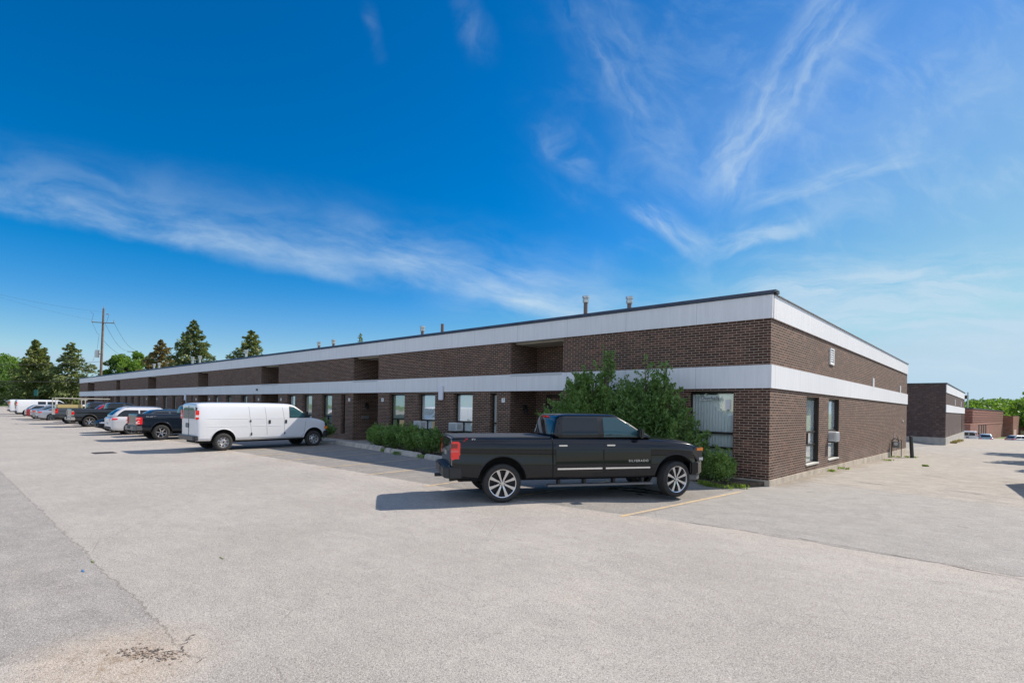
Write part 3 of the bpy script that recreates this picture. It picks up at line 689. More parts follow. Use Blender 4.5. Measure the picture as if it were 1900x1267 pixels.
MB().box(-.155, .155, -.03, .05, .36, 1.0).build('panel', mat('sign_white', (.70, .70, .76), .5), t, bevel=.02)
t = thing('blade_sign', 'narrow white upright sign far down the block above the white van', 'sign', (-49.2, -.09, 2.0))
MB().box(-.2, .2, -.03, .05, .25, .9).build('panel', mat('sign_white'), t, bevel=.02)
t = thing('notice', 'white sheet of paper taped in the nearest front window', 'notice', (-1.22, .17, 2.27))
MB().box(-.075, .075, .018, .026, -.15, .14).build('sheet', mat('paper', (.8, .8, .82), .7), t)
t = thing('shop_lettering', 'curved white and black lettering sign inside the nearest front window', 'sign', (-1.78, .16, 2.38))
MB().prism([(-.32, .0), (.26, .02), (.28, .17), (.0, .16), (-.30, .10)], 1, .030, .036).build('panel', mat('frost', (.62, .68, .68), .6), t)
text('lettering', 'Overhalls', .15, BLK, t, face_front(0, .026, .07, 1.0), shear=.25)

# window air conditioners
def air_conditioner(loc, rz, label):
    t = thing('air_conditioner', label, 'air conditioner', loc, rz, 'window air conditioners')
    MB().box(-.26, .26, -.34, .10, 0, .36).build('case', mat('ac_white', (.66, .67, .66), .5, var=.1), t, bevel=.015)
    mb = MB()
    for k in range(11): mb.box(-.22, .22, -.350, -.343, .04+k*.027, .052+k*.027)
    mb.build('grille', mat('ac_grille', (.30, .33, .35), .6), t)
    mb = MB()
    for sx in (-1, 1):
        for k in range(5): mb.box(sx*.262-.004, sx*.262+.004, -.28, -.06, .1+k*.04, .115+k*.04)
    mb.build('side_vents', mat('ac_grille'), t)
    MB().box(-.28, .28, -.30, .12, -.03, -.002).build('bracket', FRAME, t)
air_conditioner((-15.52, .10, 1.01), 0, 'white window air conditioner above the left half of the low hedge')
air_conditioner((-13.0, .10, 1.01), 0, 'white window air conditioner above the right half of the low hedge')
air_conditioner((-.10, 7.0, 1.02), R(90), 'white window air conditioner in the sunlit side wall')
mb = MB().box(-14.86, -14.58, .16, .19, 1.02, 1.37).build('cardboard_panel', mat('cardboard', (.58, .42, .20), .8))
tag(mb, 'tan cardboard sheet in the window beside the left air conditioner', 'cardboard')
mb = MB().box(-17.42, -16.9, .16, .19, 1.02, 1.37).build('cardboard_panel', mat('cardboard'))
tag(mb, 'tan cardboard sheet low in the leftmost window over the low hedge', 'cardboard')

# gas meter and bollard at the far end of the side wall
t = thing('gas_meter', 'grey gas meter with pipes at the far end of the side wall', 'gas meter', (.28, 20.9, gzf(.3, 20.9)))
GM = mat('meter_grey', (.20, .21, .20), .5, .3); PIPE = mat('pipe_dark', (.07, .055, .045), .6)
MB().box(-.16, .16, -.14, .14, .52, .88).build('meter', GM, t, bevel=.03); MB().cyl((0, -.15, .75), (0, -.19, .75), .1, .1, 16).build('dial', mat('dial', (.5, .5, .48), .3), t)
MB().tube([(-.22, 0, -.1), (-.2, 0, .95), (-.05, 0, 1.05), (.1, 0, .95), (.1, 0, .85)], .028).build('pipe', PIPE, t)
MB().tube([(.22, .05, -.1), (.22, .05, .95), (.15, .05, 1.02)], .02).build('pipe', PIPE, t)
MB().cyl((.1, -.02, 1.0), (.1, -.02, 1.16), .085, .06, 12).build('regulator', mat('regulator_tan', (.45, .36, .26), .5), t)
t = thing('bollard', 'thick black steel post standing beside the gas meter', 'bollard', (.98, 21.1, gzf(1, 21.1)), 0)
o = MB().cyl((0, 0, -.1), (-.07, 0, 1.17), .095, .088, 20).build('post', mat('post_black', (.018, .018, .02), .35, coat=.3), t, smooth=40)
o = MB().lathe([(1.165, .088), (1.185, .07), (1.195, .001)], 2, (-.07, 0, 0), 20).build('cap', mat('post_black'), t, smooth=40)

# ================================================================== second building
b2 = thing('brick_building', 'dark brick block with tall grey footing behind the long unit block', 'building', (.3, 52.4, 0))
L2, D2 = 24.0, 30.3
MB().box(-L2, 0, 0, D2, -.30, 5.18).build('wall', brick_mat('dark_brick_far', (.060, .036, .032), (.092, .058, .05), (.22, .19, .17), seed=3.3), b2)
MB().box(-L2-.02, .03, -.03, D2+.02, -3.4, -.13).build('foundation', mat('foundation_grey', (.40, .375, .33), .9, var=.15, vs=2), b2)
MB().box(.002, .05, .0, D2, 4.32, 5.13).build('upper_fascia', FA, b2); MB().box(.002, .05, .0, D2, 2.37, 3.13).build('lower_fascia', FA, b2)
MB().box(-L2-.05, .08, -.06, D2+.05, 5.16, 5.29).build('coping', COPE, b2)
for y in (24.3, 27.2):
    f = MB().box(.0, .02, y, y+1.2, -.05, 2.37).build('window', FRAME, b2); MB().box(.021, .024, y+.08, y+1.12, 0.05, 2.3).build('pane', mat('dark_pane', (.02, .025, .03), .08, spec=.8), f)
for y in (12.0, 22.5): MB().box(.0, .05, y, y+.35, 3.25, 3.9).build('wall_vent', WHITE, b2)
MB().box(.0, .3, 29.4, 29.6, 4.4, 4.9).build('wall_lamp', FRAME, b2)

# ================================================================== red brick building at the end of the alley
rb = thing('red_brick_building', 'reddish brick block with grooved bands at the end of the alley', 'building', (.35, 104.9, 0), R(-4.2))
RBM = brick_mat('red_brick', (.24, .095, .065), (.30, .125, .085), (.32, .2, .16), patch=.2)
RDK = mat('red_groove', (.10, .045, .035), .9); RPL = mat('red_plain', (.33, .15, .105), .85, var=.12, vs=1)
MB().box(-22, 0, 0, 49, -4, 3.25).build('wall', RBM, rb)
mb = MB()
for z in (2.65, 2.2, 1.75, 1.35, .95): mb.box(-22, .03, -.03, 49.03, z, z+.08)
mb.build('grooves', RDK, rb)
MB().box(-22.1, .08, -.08, 49.1, 3.24, 3.42).build('coping', COPE, rb)
MB().box(.031, .06, 1.0, 49, .52, .78).build('band', RPL, rb)
for y in (7.5, 11.0, 14.0, 17.0): MB().box(.0, .05, y, y+1.2, -3.6, .48).build('window', FRAME, rb)
MB().box(0, .9, -5, 4, -4, .72).build('annex', RBM, rb, loc=(-.6, 0, 0))
MB().cyl((-1, 3, 3.2), (-1, 3, 6.2), .11, .11, 10).build('flue', GALV, rb)
MB().box(-8, 1.7, 49.1, 75, -4, 2.2).build('rear_wing', RBM, rb)
MB().box(1.702, 1.74, 50.5, 57, -4, -1.0).build('shutter_door', mat('shutter_pink', (.62, .42, .36), .7), rb)
MB().box(1.75, 2.9, 66, 80, -4, .1).build('low_wing', RPL, rb)
MB().box(1.95, 2.6, 65.9, 65.98, -2.9, -1.4).build('cream_panel', mat('cream_panel', (.55, .45, .25), .7), rb)

# ================================================================== vehicles
from mathutils.bvhtree import BVHTree
TYRE = mat('tyre', (.028, .027, .026), .85, var=.25, vs=20)
ALLOY = mat('alloy', (.62, .62, .63), .22, .95); ALLOYD = mat('alloy_dark', (.03, .03, .032), .5, .4)
STEEL = mat('steel_rim', (.55, .56, .57), .35, .8)
CHROME = mat('chrome'); BPL = mat('black_plastic', (.022, .022, .023), .55); GPL = mat('grey_plastic', (.10, .10, .10), .6)
SEAM = mat('seam', (.006, .006, .006), .9); ARCH = mat('arch_black', (.012, .012, .012), .95)
CGL = mat('car_glass', (.008, .012, .015), .04, spec=.55); CGT = mat('car_glass_teal', (.028, .085, .10), .04, spec=.6)
REDL = mat('red_lens', (.55, .012, .012), .12, coat=1.0, emit=((1, .03, .02), .12)); CLRL = mat('clear_lens', (.55, .56, .58), .08, .3, 1.0); AMB = mat('amber_lens', (.8, .22, .02), .15, coat=1.0)
PLATE = mat('plate_white', (.6, .62, .66), .5)

def sring(y, w, zb, zs, zt, zbelt=9, tum=0.0, tilt=0.0, crown=1.0, cr=0.0):
    F = ((0, -.055), (.035, -.018), (.12, -.004), (.30, 0), (.42, -cr*.4), (.60, -cr), (.70, -cr*.5), (.80, -.003), (.91, -.014), (.965, -.03), (1.0, -.06))
    r = [(0, zb), (w*.6, zb), (w-.12, zb)]
    for f, dx in F:
        z = zb+.02+(zs-zb-.02)*f; r.append((w+dx-tum*max(0, z-zbelt), z))
    wt = r[-1][0]
    r += [(wt*.86, zs+(zt-zs)*.55), (wt*.55, zs+(zt-zs)*.9), (0, zt)]
    full = r+[(-x, z) for x, z in r[-2:0:-1]]
    return [(x, y+tilt*(z-zb), z) for x, z in full]

def make_body(par, stations, m, hubs, ra, zhub, hw_cut=.34, smooth=38, tilts=None, **kw):
    mb = MB(); mb.rings([sring(*s[:5], **{**kw, **(s[5] if len(s) > 5 else {})}) for s in stations])
    o = mb.build('body', m, par, subd=1, smooth=smooth)
    bvh = BVHTree.FromPolygons([v.co[:] for v in o.data.vertices], [p.vertices[:] for p in o.data.polygons])
    wmax = max(s[1] for s in stations)
    c = MB()
    for y in hubs:
        for sx in (-1, 1):
            c.cyl((sx*(wmax+.2), y, zhub+.03), (sx*(wmax-hw_cut), y, zhub+.03), ra, ra, 36)
            c.box(*(sorted((sx*(wmax+.2), sx*(wmax-hw_cut)))), y-ra, y+ra, -.2, zhub-.02) if False else None
    cut(o, c, ARCH)
    return o, bvh

def skin(bvh, name, m, par, ys, lo, hi, off=.004, nz=6, sx=1, smooth=None, axis='x'):
    """a thin panel lying on the body: columns ys, from lo(y) to hi(y)"""
    fl = lambda f, y: f if isinstance(f, (int, float)) else float(np.interp(y, [p[0] for p in f], [p[1] for p in f]))
    rows = []
    for y in ys:
        a, b = fl(lo, y), fl(hi, y); row = []
        for k in range(nz+1):
            z = a+(b-a)*k/nz
            if axis == 'x': h = bvh.ray_cast(Vector((sx*3, y, z)), Vector((-sx, 0, 0)))
            else: h = bvh.ray_cast(Vector((y, sx*9, z)), Vector((0, -sx, 0)))
            if h[0] is None: row.append(None); continue
            row.append(tuple(h[0]+h[1]*off*(1 if h[1].dot(Vector((sx, 0, 0) if axis == 'x' else (0, sx, 0))) > 0 else -1)))
        rows.append(row)
    flat = [p for r in rows for p in r]
    good = [p for p in flat if p is not None]
    if len(good) < 4: return None
    mb = MB(); idx = {}; k = nz+1
    for i, p in enumerate(flat):
        if p is not None: idx[i] = len(mb.v); mb.v.append(p)
    for i in range(len(rows)-1):
        for j in range(nz):
            q = (i*k+j, i*k+j+1, (i+1)*k+j+1, (i+1)*k+j)
            if all(a in idx for a in q): mb.f.append(tuple(idx[a] for a in q)); mb.mi.append(0)
    o = mb.build(name, m, par, fix=False)
    # face outwards
    me = o.data; s = sum((p.normal.x if axis == 'x' else p.normal.y)*sx for p in me.polygons)
    if s < 0: me.flip_normals()
    for p in me.polygons: p.use_smooth = True
    return o
def lin(a, b, n=12): return [a+(b-a)*i/n for i in range(n+1)]
def seam(bvh, par, pts, sx=1, r=.006, off=.001, m=None, name='seam'):
    """dark shut line through (y,z) points"""
    out = []
    for i in range(len(pts)-1):
        for k in range(6):
            t = k/6 if i < len(pts)-2 else k/5
            y = pts[i][0]*(1-t)+pts[i+1][0]*t; z = pts[i][1]*(1-t)+pts[i+1][1]*t
            h = bvh.ray_cast(Vector((sx*3, y, z)), Vector((-sx, 0, 0)))
            if h[0] is not None: out.append((h[0].x-sx*(r*.55-off), y, z))
    if len(out) > 1: MB().tube(out, r, 6).build(name, m or SEAM, par)
def on_side(bvh, y, z, sx=1):
    h = bvh.ray_cast(Vector((sx*3, y, z)), Vector((-sx, 0, 0))); return h[0].x if h[0] is not None else sx*.9

def make_cabin(par, m, rows, ztop, rc=.16, bow=.07, rbow=.04, name='cabin'):
    """rows: (z, y rear, y front, half width) from the belt up"""
    def plan(z, yr, yf, w, rc):
        pts = []; n = 5
        for cx, cy, a0 in ((w-rc, yf-rc, 0), (-w+rc, yf-rc, 90), (-w+rc, yr+rc, 180), (w-rc, yr+rc, 270)):
            for i in range(n+1):
                a = R(a0+90*i/n); x = cx+rc*math.cos(a); y = cy+rc*math.sin(a); pts.append((x, y))
            if a0 == 0:
                for k in range(1, 6): pts.append((cx-(2*cx)*k/6, yf))
            if a0 == 90:
                for k in range(1, 8): pts.append((-w, (yf-rc)+(yr-yf+2*rc)*k/8))
            if a0 == 180:
                for k in range(1, 6): pts.append((-w+rc+(2*(w-rc))*k/6, yr))
            if a0 == 270:
                for k in range(1, 8): pts.append((w, (yr+rc)+(yf-yr-2*rc)*k/8))
        out = []
        for x, y in pts:
            k = 1-min(1, (x/w)**2); mid = (yr+yf)/2
            y += bow*k if y > mid+ (yf-yr)*.3 else (-rbow*k if y < mid-(yf-yr)*.3 else 0)
            out.append((x, y, z))
        return out
    rg = [plan(z, yr, yf, w, rc) for z, yr, yf, w in rows]
    z, yr, yf, w = rows[-1]; h = ztop-z
    for ins, f in ((.035, .42), (.10, .68), (.24, .88), (.42, 1.0)):
        if w-ins < .1: break
        rg.append(plan(z+h*f, yr+ins*1.5, yf-ins*1.9, w-ins, max(.06, rc-ins*.3)))
    o = MB().rings(rg).build(name, m, par, subd=1, smooth=50)
    bvh = BVHTree.FromPolygons([v.co[:] for v in o.data.vertices], [p.vertices[:] for p in o.data.polygons])
    return o, bvh

def make_wheel(par, x, y, r, rr, wd, style='five', steer=0.0, simple=False, n=32):
    e = node('wheel', par, (x, y, r-.006), (rnd.uniform(0, 6.28) if style != 'hero' else .2, 0, 0))
    e.rotation_mode = 'XYZ'
    flip = x < 0
    e.rotation_euler = (0.35 if style == 'hero' else rnd.uniform(0, 1.2), 0, R(steer)+(math.pi if flip else 0))
    h = wd/2
    pr = [(-h+.01, rr*.98), (-h-.004, rr*1.06), (-h-.010, rr+(r-rr)*.45), (-h+.004, r-.035), (-h+.022, r-.008), (-h*.5, r), (h*.5, r), (h-.022, r-.008), (h-.004, r-.035), (h+.010, rr+(r-rr)*.45), (h+.004, rr*1.06), (h-.01, rr*.98)]
    tr = MB().lathe(pr, 0, n=n)
    if not simple:
        for i in range(56):
            a = 2*math.pi*i/56
            for s0, s1, o_ in ((-h+.03, -.03, 0), (.03, h-.03, .05)):
                c, s = math.cos(a+o_), math.sin(a+o_); q = [(xx, rad*c-tt*s, rad*s+tt*c) for xx in (s0, s1) for rad in (r-.004, r+.005) for tt in (-.012, .012)]
                tr.add(q, [(0, 1, 3, 2), (4, 6, 7, 5), (0, 2, 6, 4), (1, 5, 7, 3), (2, 3, 7, 6)])
    tr.build('tyre', TYRE, e, smooth=40)
    bar = [(h-.004, rr*1.0), (h-.018, rr*.985), (h-.03, rr*.94), (h-.09, rr*.90), (-h+.03, rr*.88)]
    back = [(-.01, rr*.9), (-.02, .001)]
    rimm = ALLOY if style != 'steel' else STEEL
    mb = MB(); mb.m = 0; mb.lathe(bar, 0, n=n); mb.m = 1; mb.lathe(back, 0, n=n)
    fx = h-.035
    def spoke(a, r0, r1, w0, w1, x0, x1, skew=0.0):
        c, s = math.cos(a), math.sin(a); vs = []
        for xx, ww in ((x0, 1.0), (x1, .78)):
            for rad, wdt, sk in ((r0, w0, 0), ((r0+r1)/2, (w0+w1)/2*.86, 0), (r1, w1, skew)):
                for t in (-wdt/2*ww+sk, wdt/2*ww+sk): vs.append((xx-(.02 if rad == r0 else 0)+0, rad*c-t*s, rad*s+t*c))
        mb.add(vs, [(0, 1, 3, 2), (2, 3, 5, 4), (6, 8, 9, 7), (8, 10, 11, 9), (0, 2, 8, 6), (2, 4, 10, 8), (1, 7, 9, 3), (3, 9, 11, 5), (0, 6, 7, 1), (4, 5, 11, 10)])
    mb.m = 0
    if style == 'hero':
        mb.lathe([(fx-.02, rr*.90), (fx+.012, rr*.93), (fx+.018, rr*.99), (fx-.01, rr*1.01)], 0, n=n)
        for i in range(8): spoke(2*math.pi*i/8, rr*.17, rr*.97, rr*.13, rr*.31, fx-.05, fx+.008)
        mb.cyl((fx-.07, 0, 0), (fx+.0, 0, 0), rr*.25, rr*.22, 24); mb.cyl((fx, 0, 0), (fx+.014, 0, 0), rr*.115, rr*.10, 18)
        mb.m = 1
        for i in range(6):
            a = 2*math.pi*i/6; mb.cyl((fx-.0, rr*.175*math.cos(a), rr*.175*math.sin(a)), (fx+.006, rr*.175*math.cos(a), rr*.175*math.sin(a)), .014, .012, 8)
    elif style == 'steel':
        mb.lathe([(fx-.06, rr*.92), (fx-.03, rr*.86), (fx-.02, rr*.78), (fx-.025, rr*.62), (fx-.0, rr*.5), (fx+.03, rr*.40), (fx+.035, rr*.2), (fx+.03, .001)], 0, n=n)
        mb.m = 1
        for i in range(8):
            a = 2*math.pi*i/8; c, s = math.cos(a), math.sin(a); mb.cyl((fx-.02, rr*.70*c, rr*.70*s), (fx-.012, rr*.70*c, rr*.70*s), .030, .030, 10)
        mb.cyl((fx+.034, 0, 0), (fx+.040, 0, 0), rr*.16, rr*.14, 16)
    else:
        k = {'five': 5, 'six': 6, 'seven': 7}[style]
        for i in range(k): spoke(2*math.pi*i/k, rr*.15, rr*.95, rr*.30, rr*.34 if k < 7 else rr*.22, fx-.05, fx+.006)
        mb.cyl((fx-.07, 0, 0), (fx+.0, 0, 0), rr*.26, rr*.22, 20)
        mb.m = 1; mb.cyl((fx, 0, 0), (fx+.008, 0, 0), rr*.10, rr*.09, 12)
    mb.build('rim', [rimm, ALLOYD], e, smooth=30)
    return e

def arch_lip(par, bvh, yh, zh, ra, m, sx, r=.018, a0=-12, a1=192, name='wheel_arch'):
    pts = []
    for i in range(25):
        a = R(a0+(a1-a0)*i/24); y = yh+ra*math.cos(a); z = zh+.03+ra*math.sin(a)
        h = bvh.ray_cast(Vector((sx*3, y+.012*math.cos(a), z+.012*math.sin(a))), Vector((-sx, 0, 0)))
        if h[0] is not None: pts.append((h[0].x-sx*r*.35, y, z))
    if len(pts) > 2: MB().tube(pts, r, 8).build(name, m, par, smooth=60)

def handle(par, bvh, y, z, sx, m, L=.2):
    x = on_side(bvh, y, z, sx)
    MB().box(*sorted((x+sx*.002, x+sx*.036)), y-L/2, y+L/2, z-.014, z+.018).build('handle', m, par, bevel=.008)
def mirror(par, y, z, x, sx, m, sz=(.13, .10, .20)):
    mb = MB().box(*sorted((sx*x, sx*(x+sz[0]+.09))), y-sz[1]/2, y+sz[1]/2, z, z+sz[2]); mb.box(*sorted((sx*(x-.06), sx*(x+.02))), y-.03, y+.03, z+.02, z+.07)
    mb.build('mirror', m, par, bevel=.025, smooth=60)

def make_pickup(name, label, cat, loc, rz, pm, group=None, hero=False, tail='block', rims='six', trim=BPL, cover=False, pitch=0.0, steer=0.0, zoff=0.0, scale=(1, 1, 1), bumper_m=None, glass2=CGL, lip=None, decal=None, door_text=None):
    t = thing(name, label, cat, (loc[0], loc[1], zoff+gzf(*loc)), rz, group)
    t.scale = scale; t.rotation_euler = (pitch, 0, rz)
    rh = .405
    st = [(-1.085, .935, .64, 1.32, 1.33), (-1.07, .955, .58, 1.34, 1.35), (-1.02, .955, .53, 1.352, 1.36), (-.85, .972, .50, 1.36, 1.362), (-.60, .985, .48, 1.36, 1.362), (-.3, 1.005, .47, 1.36, 1.362), (.0, 1.012, .47, 1.357, 1.36), (.3, 1.005, .46, 1.354, 1.357), (.62, .985, .45, 1.35, 1.354), (.85, .975, .44, 1.348, 1.35), (1.10, .972, .44, 1.345, 1.348),
          (1.14, .972, .43, 1.345, 1.348), (1.8, .975, .43, 1.338, 1.345), (2.6, .975, .43, 1.325, 1.345), (3.2, .972, .43, 1.31, 1.345), (3.48, .972, .44, 1.30, 1.355), (3.6, .985, .46, 1.295, 1.365), (3.8, 1.0, .47, 1.285, 1.362), (4.07, 1.008, .47, 1.265, 1.345), (4.35, .995, .47, 1.235, 1.31), (4.52, .97, .47, 1.20, 1.265), (4.63, .93, .48, 1.15, 1.20), (4.70, .86, .50, 1.09, 1.12), (4.73, .80, .53, 1.03, 1.05)]
    body, bv = make_body(t, st, pm, (0, 4.07), .525 if hero else .505, rh+.01, cr=.020, zbelt=.98, tum=.11)
    # tailgate, bed cover
    skin(bv, 'tailgate', pm, t, lin(-.80, .80, 10), .68, 1.28, .008, axis='y', sx=-1)
    seamr = MB().box(-.81, .81, -1.0855, -1.07, .655, .665)
    if cover: MB().box(-.86, .86, -1.03, 1.09, 1.345, 1.375).build('bed_cover', mat('vinyl_cover', (.05, .052, .055), .5, bump=.1, bs=8), t, bevel=.008)
    else:
        MB().box(-.80, .80, -.98, 1.05, 1.35, 1.366).build('bed_floor', mat('bed_dark', (.02, .02, .02), .9), t)
    MB().box(-.012, .012, 0, 0, 0, 0)
    # gap between bed and cab
    MB().rings([[(x*(1.002 if abs(x) > .5 else 1), y, z+(.003 if z > 1 else 0)) for x, y, z in sring(yy, .972, .45, 1.346, 1.349, zbelt=.98, tum=.11)] for yy in (1.108, 1.134)]).build('cab_gap', SEAM, t)
    # cab
    rows = [(1.30, 1.16, 3.66, .885), (1.40, 1.175, 3.46, .868), (1.55, 1.21, 3.19, .828), (1.70, 1.25, 2.94, .79), (1.805, 1.29, 2.77, .765)]
    cab, cv = make_cabin(t, pm, rows, 1.90, rc=.12, bow=.10, rbow=.05)
    z0, z1 = 1.36, 1.795
    for sx in (1, -1):
        fr = skin(cv, 'window_trim', CHROME if hero else BPL, t, lin(1.24, 3.46, 30), 1.332, 1.350, .006, nz=2, sx=sx)
        skin(cv, 'window_surround', BPL, t, lin(1.27, 3.42, 30), 1.352, [(1.27, 1.815), (2.70, 1.81), (2.98, 1.665), (3.42, 1.356)], .0045, sx=sx)
        skin(cv, 'rear_door_window', CGL, t, lin(1.36, 2.20, 10), z0+.008, [(1.36, 1.72), (1.41, z1), (2.2, z1)], .0075, sx=sx)
        skin(cv, 'front_door_window', glass2, t, lin(2.34, 3.36, 16), z0+.008, [(2.34, z1), (2.66, z1), (2.95, 1.65), (3.36, 1.372)], .0075, sx=sx)
    skin(cv, 'windscreen', CGL, t, lin(-.66, .66, 12), 1.41, [(-.66, 1.70), (-.5, 1.745), (.5, 1.745), (.66, 1.70)], .006, axis='y', sx=1)
    skin(cv, 'rear_window', CGL, t, lin(-.66, .66, 12), 1.42, [(-.66, 1.66), (-.55, 1.73), (.55, 1.73), (.66, 1.66)], .006, axis='y', sx=-1)
    MB().box(-.18, .18, 1.205, 1.26, 1.795, 1.825).build('stop_lamp', REDL, t, bevel=.008)
    # doors
    for sx in (1, -1):
        for nm, a, b in (('rear_door', 1.19, 2.29), ('front_door', 2.31, 3.45)):
            hi = 1.335 if nm == 'rear_door' else [(2.31, 1.332), (3.45, 1.29)]
            s_ = skin(bv, nm+'_seam', SEAM, t, lin(a-.006, b+.006, 8), .505, hi, .0012, sx=sx)
            d = skin(bv, nm, pm, t, lin(a+.004, b-.004, 8), .515, hi if isinstance(hi, float) else [(2.31, 1.330), (3.45, 1.288)], .0028, sx=sx)
            handle(d, bv, a+.16, 1.185, sx, CHROME if hero else pm)
            if hero or trim == CHROME:
                xs = on_side(bv, (a+b)/2, .68, sx); MB().box(*sorted((xs+sx*.004, xs+sx*.016)), a+.03, b-.03, .665, .70).build('side_strip', CHROME if trim != BPL or hero else GPL, d, bevel=.004)
        mirror(t, 3.16, 1.35, .90, sx, mat('mirror_shell', (.06, .06, .065), .2, .8) if hero else pm)
        MB().box(*sorted((sx*.80, sx*.98)), 1.0, 3.5, .30, .345).build('side_step', mat('step_grey', (.16, .16, .165), .4, .5) if hero else BPL, t, bevel=.015)
        for yy in (1.3, 1.9, 2.6, 3.3): MB().box(*sorted((sx*.72, sx*.86)), yy-.03, yy+.03, .33, .45).build('step_bracket', BPL, t)
        for yh in (0, 4.07):
            if lip: arch_lip(t, bv, yh, rh+.01, .515, lip, sx, .035)
            else: arch_lip(t, bv, yh, rh+.01, .531 if hero else .512, pm, sx, .016)
        # tail lamps
        if tail == 'cshape':
            l = MB().box(*sorted((sx*.80, sx*.985)), -1.12, -.86, .83, 1.20).build('tail_lamp', REDL, t, bevel=.02)
            mb = MB(); mb.box(*sorted((sx*.84, sx*.992)), -1.126, -.96, 1.125, 1.15); mb.box(*sorted((sx*.84, sx*.992)), -1.126, -1.0, .985, 1.02); mb.box(*sorted((sx*.84, sx*.992)), -1.126, -.98, .87, .90); mb.box(*sorted((sx*.84, sx*.992)), -1.126, -1.085, .90, 1.02)
            mb.build('lens_stripe', mat('lens_white', (.8, .6, .6), .2, coat=1), l)
        elif tail == 'tall':
            MB().box(*sorted((sx*.84, sx*.985)), -1.125, -.93, .84, 1.24).build('tail_lamp', mat('lens_silver', (.45, .40, .38), .2, .4, 1), t, bevel=.03)
            MB().box(*sorted((sx*.86, sx*.994)), -1.10, -.92, .93, 1.18).build('tail_lamp', REDL, t, bevel=.03)
        else:
            l = MB().box(*sorted((sx*.85, sx*.970)), -1.092, -.90, .90, 1.285).build('tail_lamp', REDL, t, bevel=.025)
            MB().box(*sorted((sx*.86, sx*.973)), -1.094, -.95, 1.14, 1.25).build('lens_insert', mat('lens_dark', (.22, .006, .006), .1, coat=1), l, bevel=.01)
            MB().box(*sorted((sx*.86, sx*.974)), -1.096, -.93, 1.055, 1.12).build('reversing_lens', mat('lens_pink', (.75, .10, .09), .1, coat=1), l, bevel=.01)
        # headlamps
        l = MB().prism([(4.45, 1.02), (4.66, .80), (4.765, .80), (4.755, 1.12), (4.60, 1.15)], 0, *sorted((sx*.62, sx*.955))).build('headlamp', mat('lamp_black_gloss', (.02, .02, .02), .1, coat=1), t, bevel=.015)
        MB().box(*sorted((sx*.66, sx*.963)), 4.60, 4.772, 1.04, 1.12).build('indicator', AMB if hero else CLRL, l, bevel=.01)
        MB().box(*sorted((sx*.66, sx*.963)), 4.66, 4.774, .82, .90).build('lens', CLRL, l, bevel=.01)
    # bumpers
    bm_ = bumper_m or BPL
    mb = MB().prism([(-.99, -1.14), (-.99, -.86), (-.92, -.86), (-.9, -1.02), (.9, -1.02), (.92, -.86), (.99, -.86), (.99, -1.14), (.80, -1.24), (-.80, -1.24)], 2, .52, .755)
    rb_ = mb.build('rear_bumper', bm_, t, bevel=.025)
    MB().box(-.26, .26, -1.252, -1.236, .60, .74).build('number_plate', mat('plate_black', (.03, .03, .03), .6), rb_)  # number plate drawn as a plain black box
    MB().box(-.04, .04, -1.34, -1.1, .46, .53).build('tow_hitch', BPL, rb_)
    fb = MB().prism([(-.97, 4.45), (.97, 4.45), (.99, 4.62), (.80, 4.84), (.4, 4.89), (-.4, 4.89), (-.80, 4.84), (-.99, 4.62)], 2, .50, .80).build('front_bumper', pm if hero else bm_, t, bevel=.03)
    MB().prism([(-.90, 4.60), (.90, 4.60), (.78, 4.85), (.4, 4.895), (-.4, 4.895), (-.78, 4.85)], 2, .775, .815).build('bumper_trim', CHROME, fb, bevel=.01)
    MB().prism([(-.9, 4.4), (.9, 4.4), (.93, 4.62), (.76, 4.80), (-.76, 4.80), (-.93, 4.62)], 2, .36, .50).build('air_dam', GPL, fb, bevel=.02)
    MB().box(-.60, .60, 4.68, 4.77, .84, 1.12).build('grille', CHROME if hero else BPL, t, bevel=.02)
    MB().cyl((.62, -1.08, .46), (.50, -.6, .50), .04, .035, 12).build('exhaust', mat('exhaust', (.05, .045, .04), .5, .6), t)
    MB().box(-.70, .70, -.9, 4.5, .42, .58).build('chassis', ARCH, t)
    MB().cyl((-.75, 0, rh), (.75, 0, rh), .06, .06, 10).build('axle', ARCH, t)
    for sx in (1, -1):
        make_wheel(t, sx*.862, 0, rh, rh*.755 if hero else rh*.62, .27, 'hero' if hero else rims, 0, simple=not hero, n=48 if hero else 28)
        make_wheel(t, sx*.862, 4.07, rh, rh*.755 if hero else rh*.62, .27, 'hero' if hero else rims, steer, simple=not hero, n=48 if hero else 28)
    if door_text:
        text('badge', door_text, .072, mat('badge_silver', (.75, .75, .76), .25, .8), t, face_right(on_side(bv, 3.05, .845)+.004, 3.14, .835, 1.1), .003, 1.25)
    if decal == 'z71':
        x = on_side(bv, -.72, 1.31)+.004
        text('decal', 'Z', .09, mat('decal_red', (.6, .02, .02), .4), t, face_right(x-.004, -.80, 1.315, 1.4), .003, shear=.4)
        text('decal', '71', .085, mat('decal_silver', (.7, .7, .72), .3, .6), t, face_right(x-.003, -.63, 1.315, 1.2), .003, shear=.3)
        text('badge', 'LT', .08, mat('decal_silver'), t, Matrix(((1, 0, 0, .72), (0, 0, -1, -1.105), (0, 1, 0, .74), (0, 0, 0, 1))))
        MB().cyl((0, -1.10, 1.0), (0, -1.112, 1.0), .06, .06, 4).build('emblem', mat('decal_silver'), t)
    if decal == 'offroad':
        x = on_side(bv, -.5, 1.22)+.004
        text('decal', 'FX4 OFF ROAD', .085, mat('decal_grey', (.45, .47, .5), .5), t, face_right(x, -.42, 1.23, 1.0), .002, shear=.2)
    return t

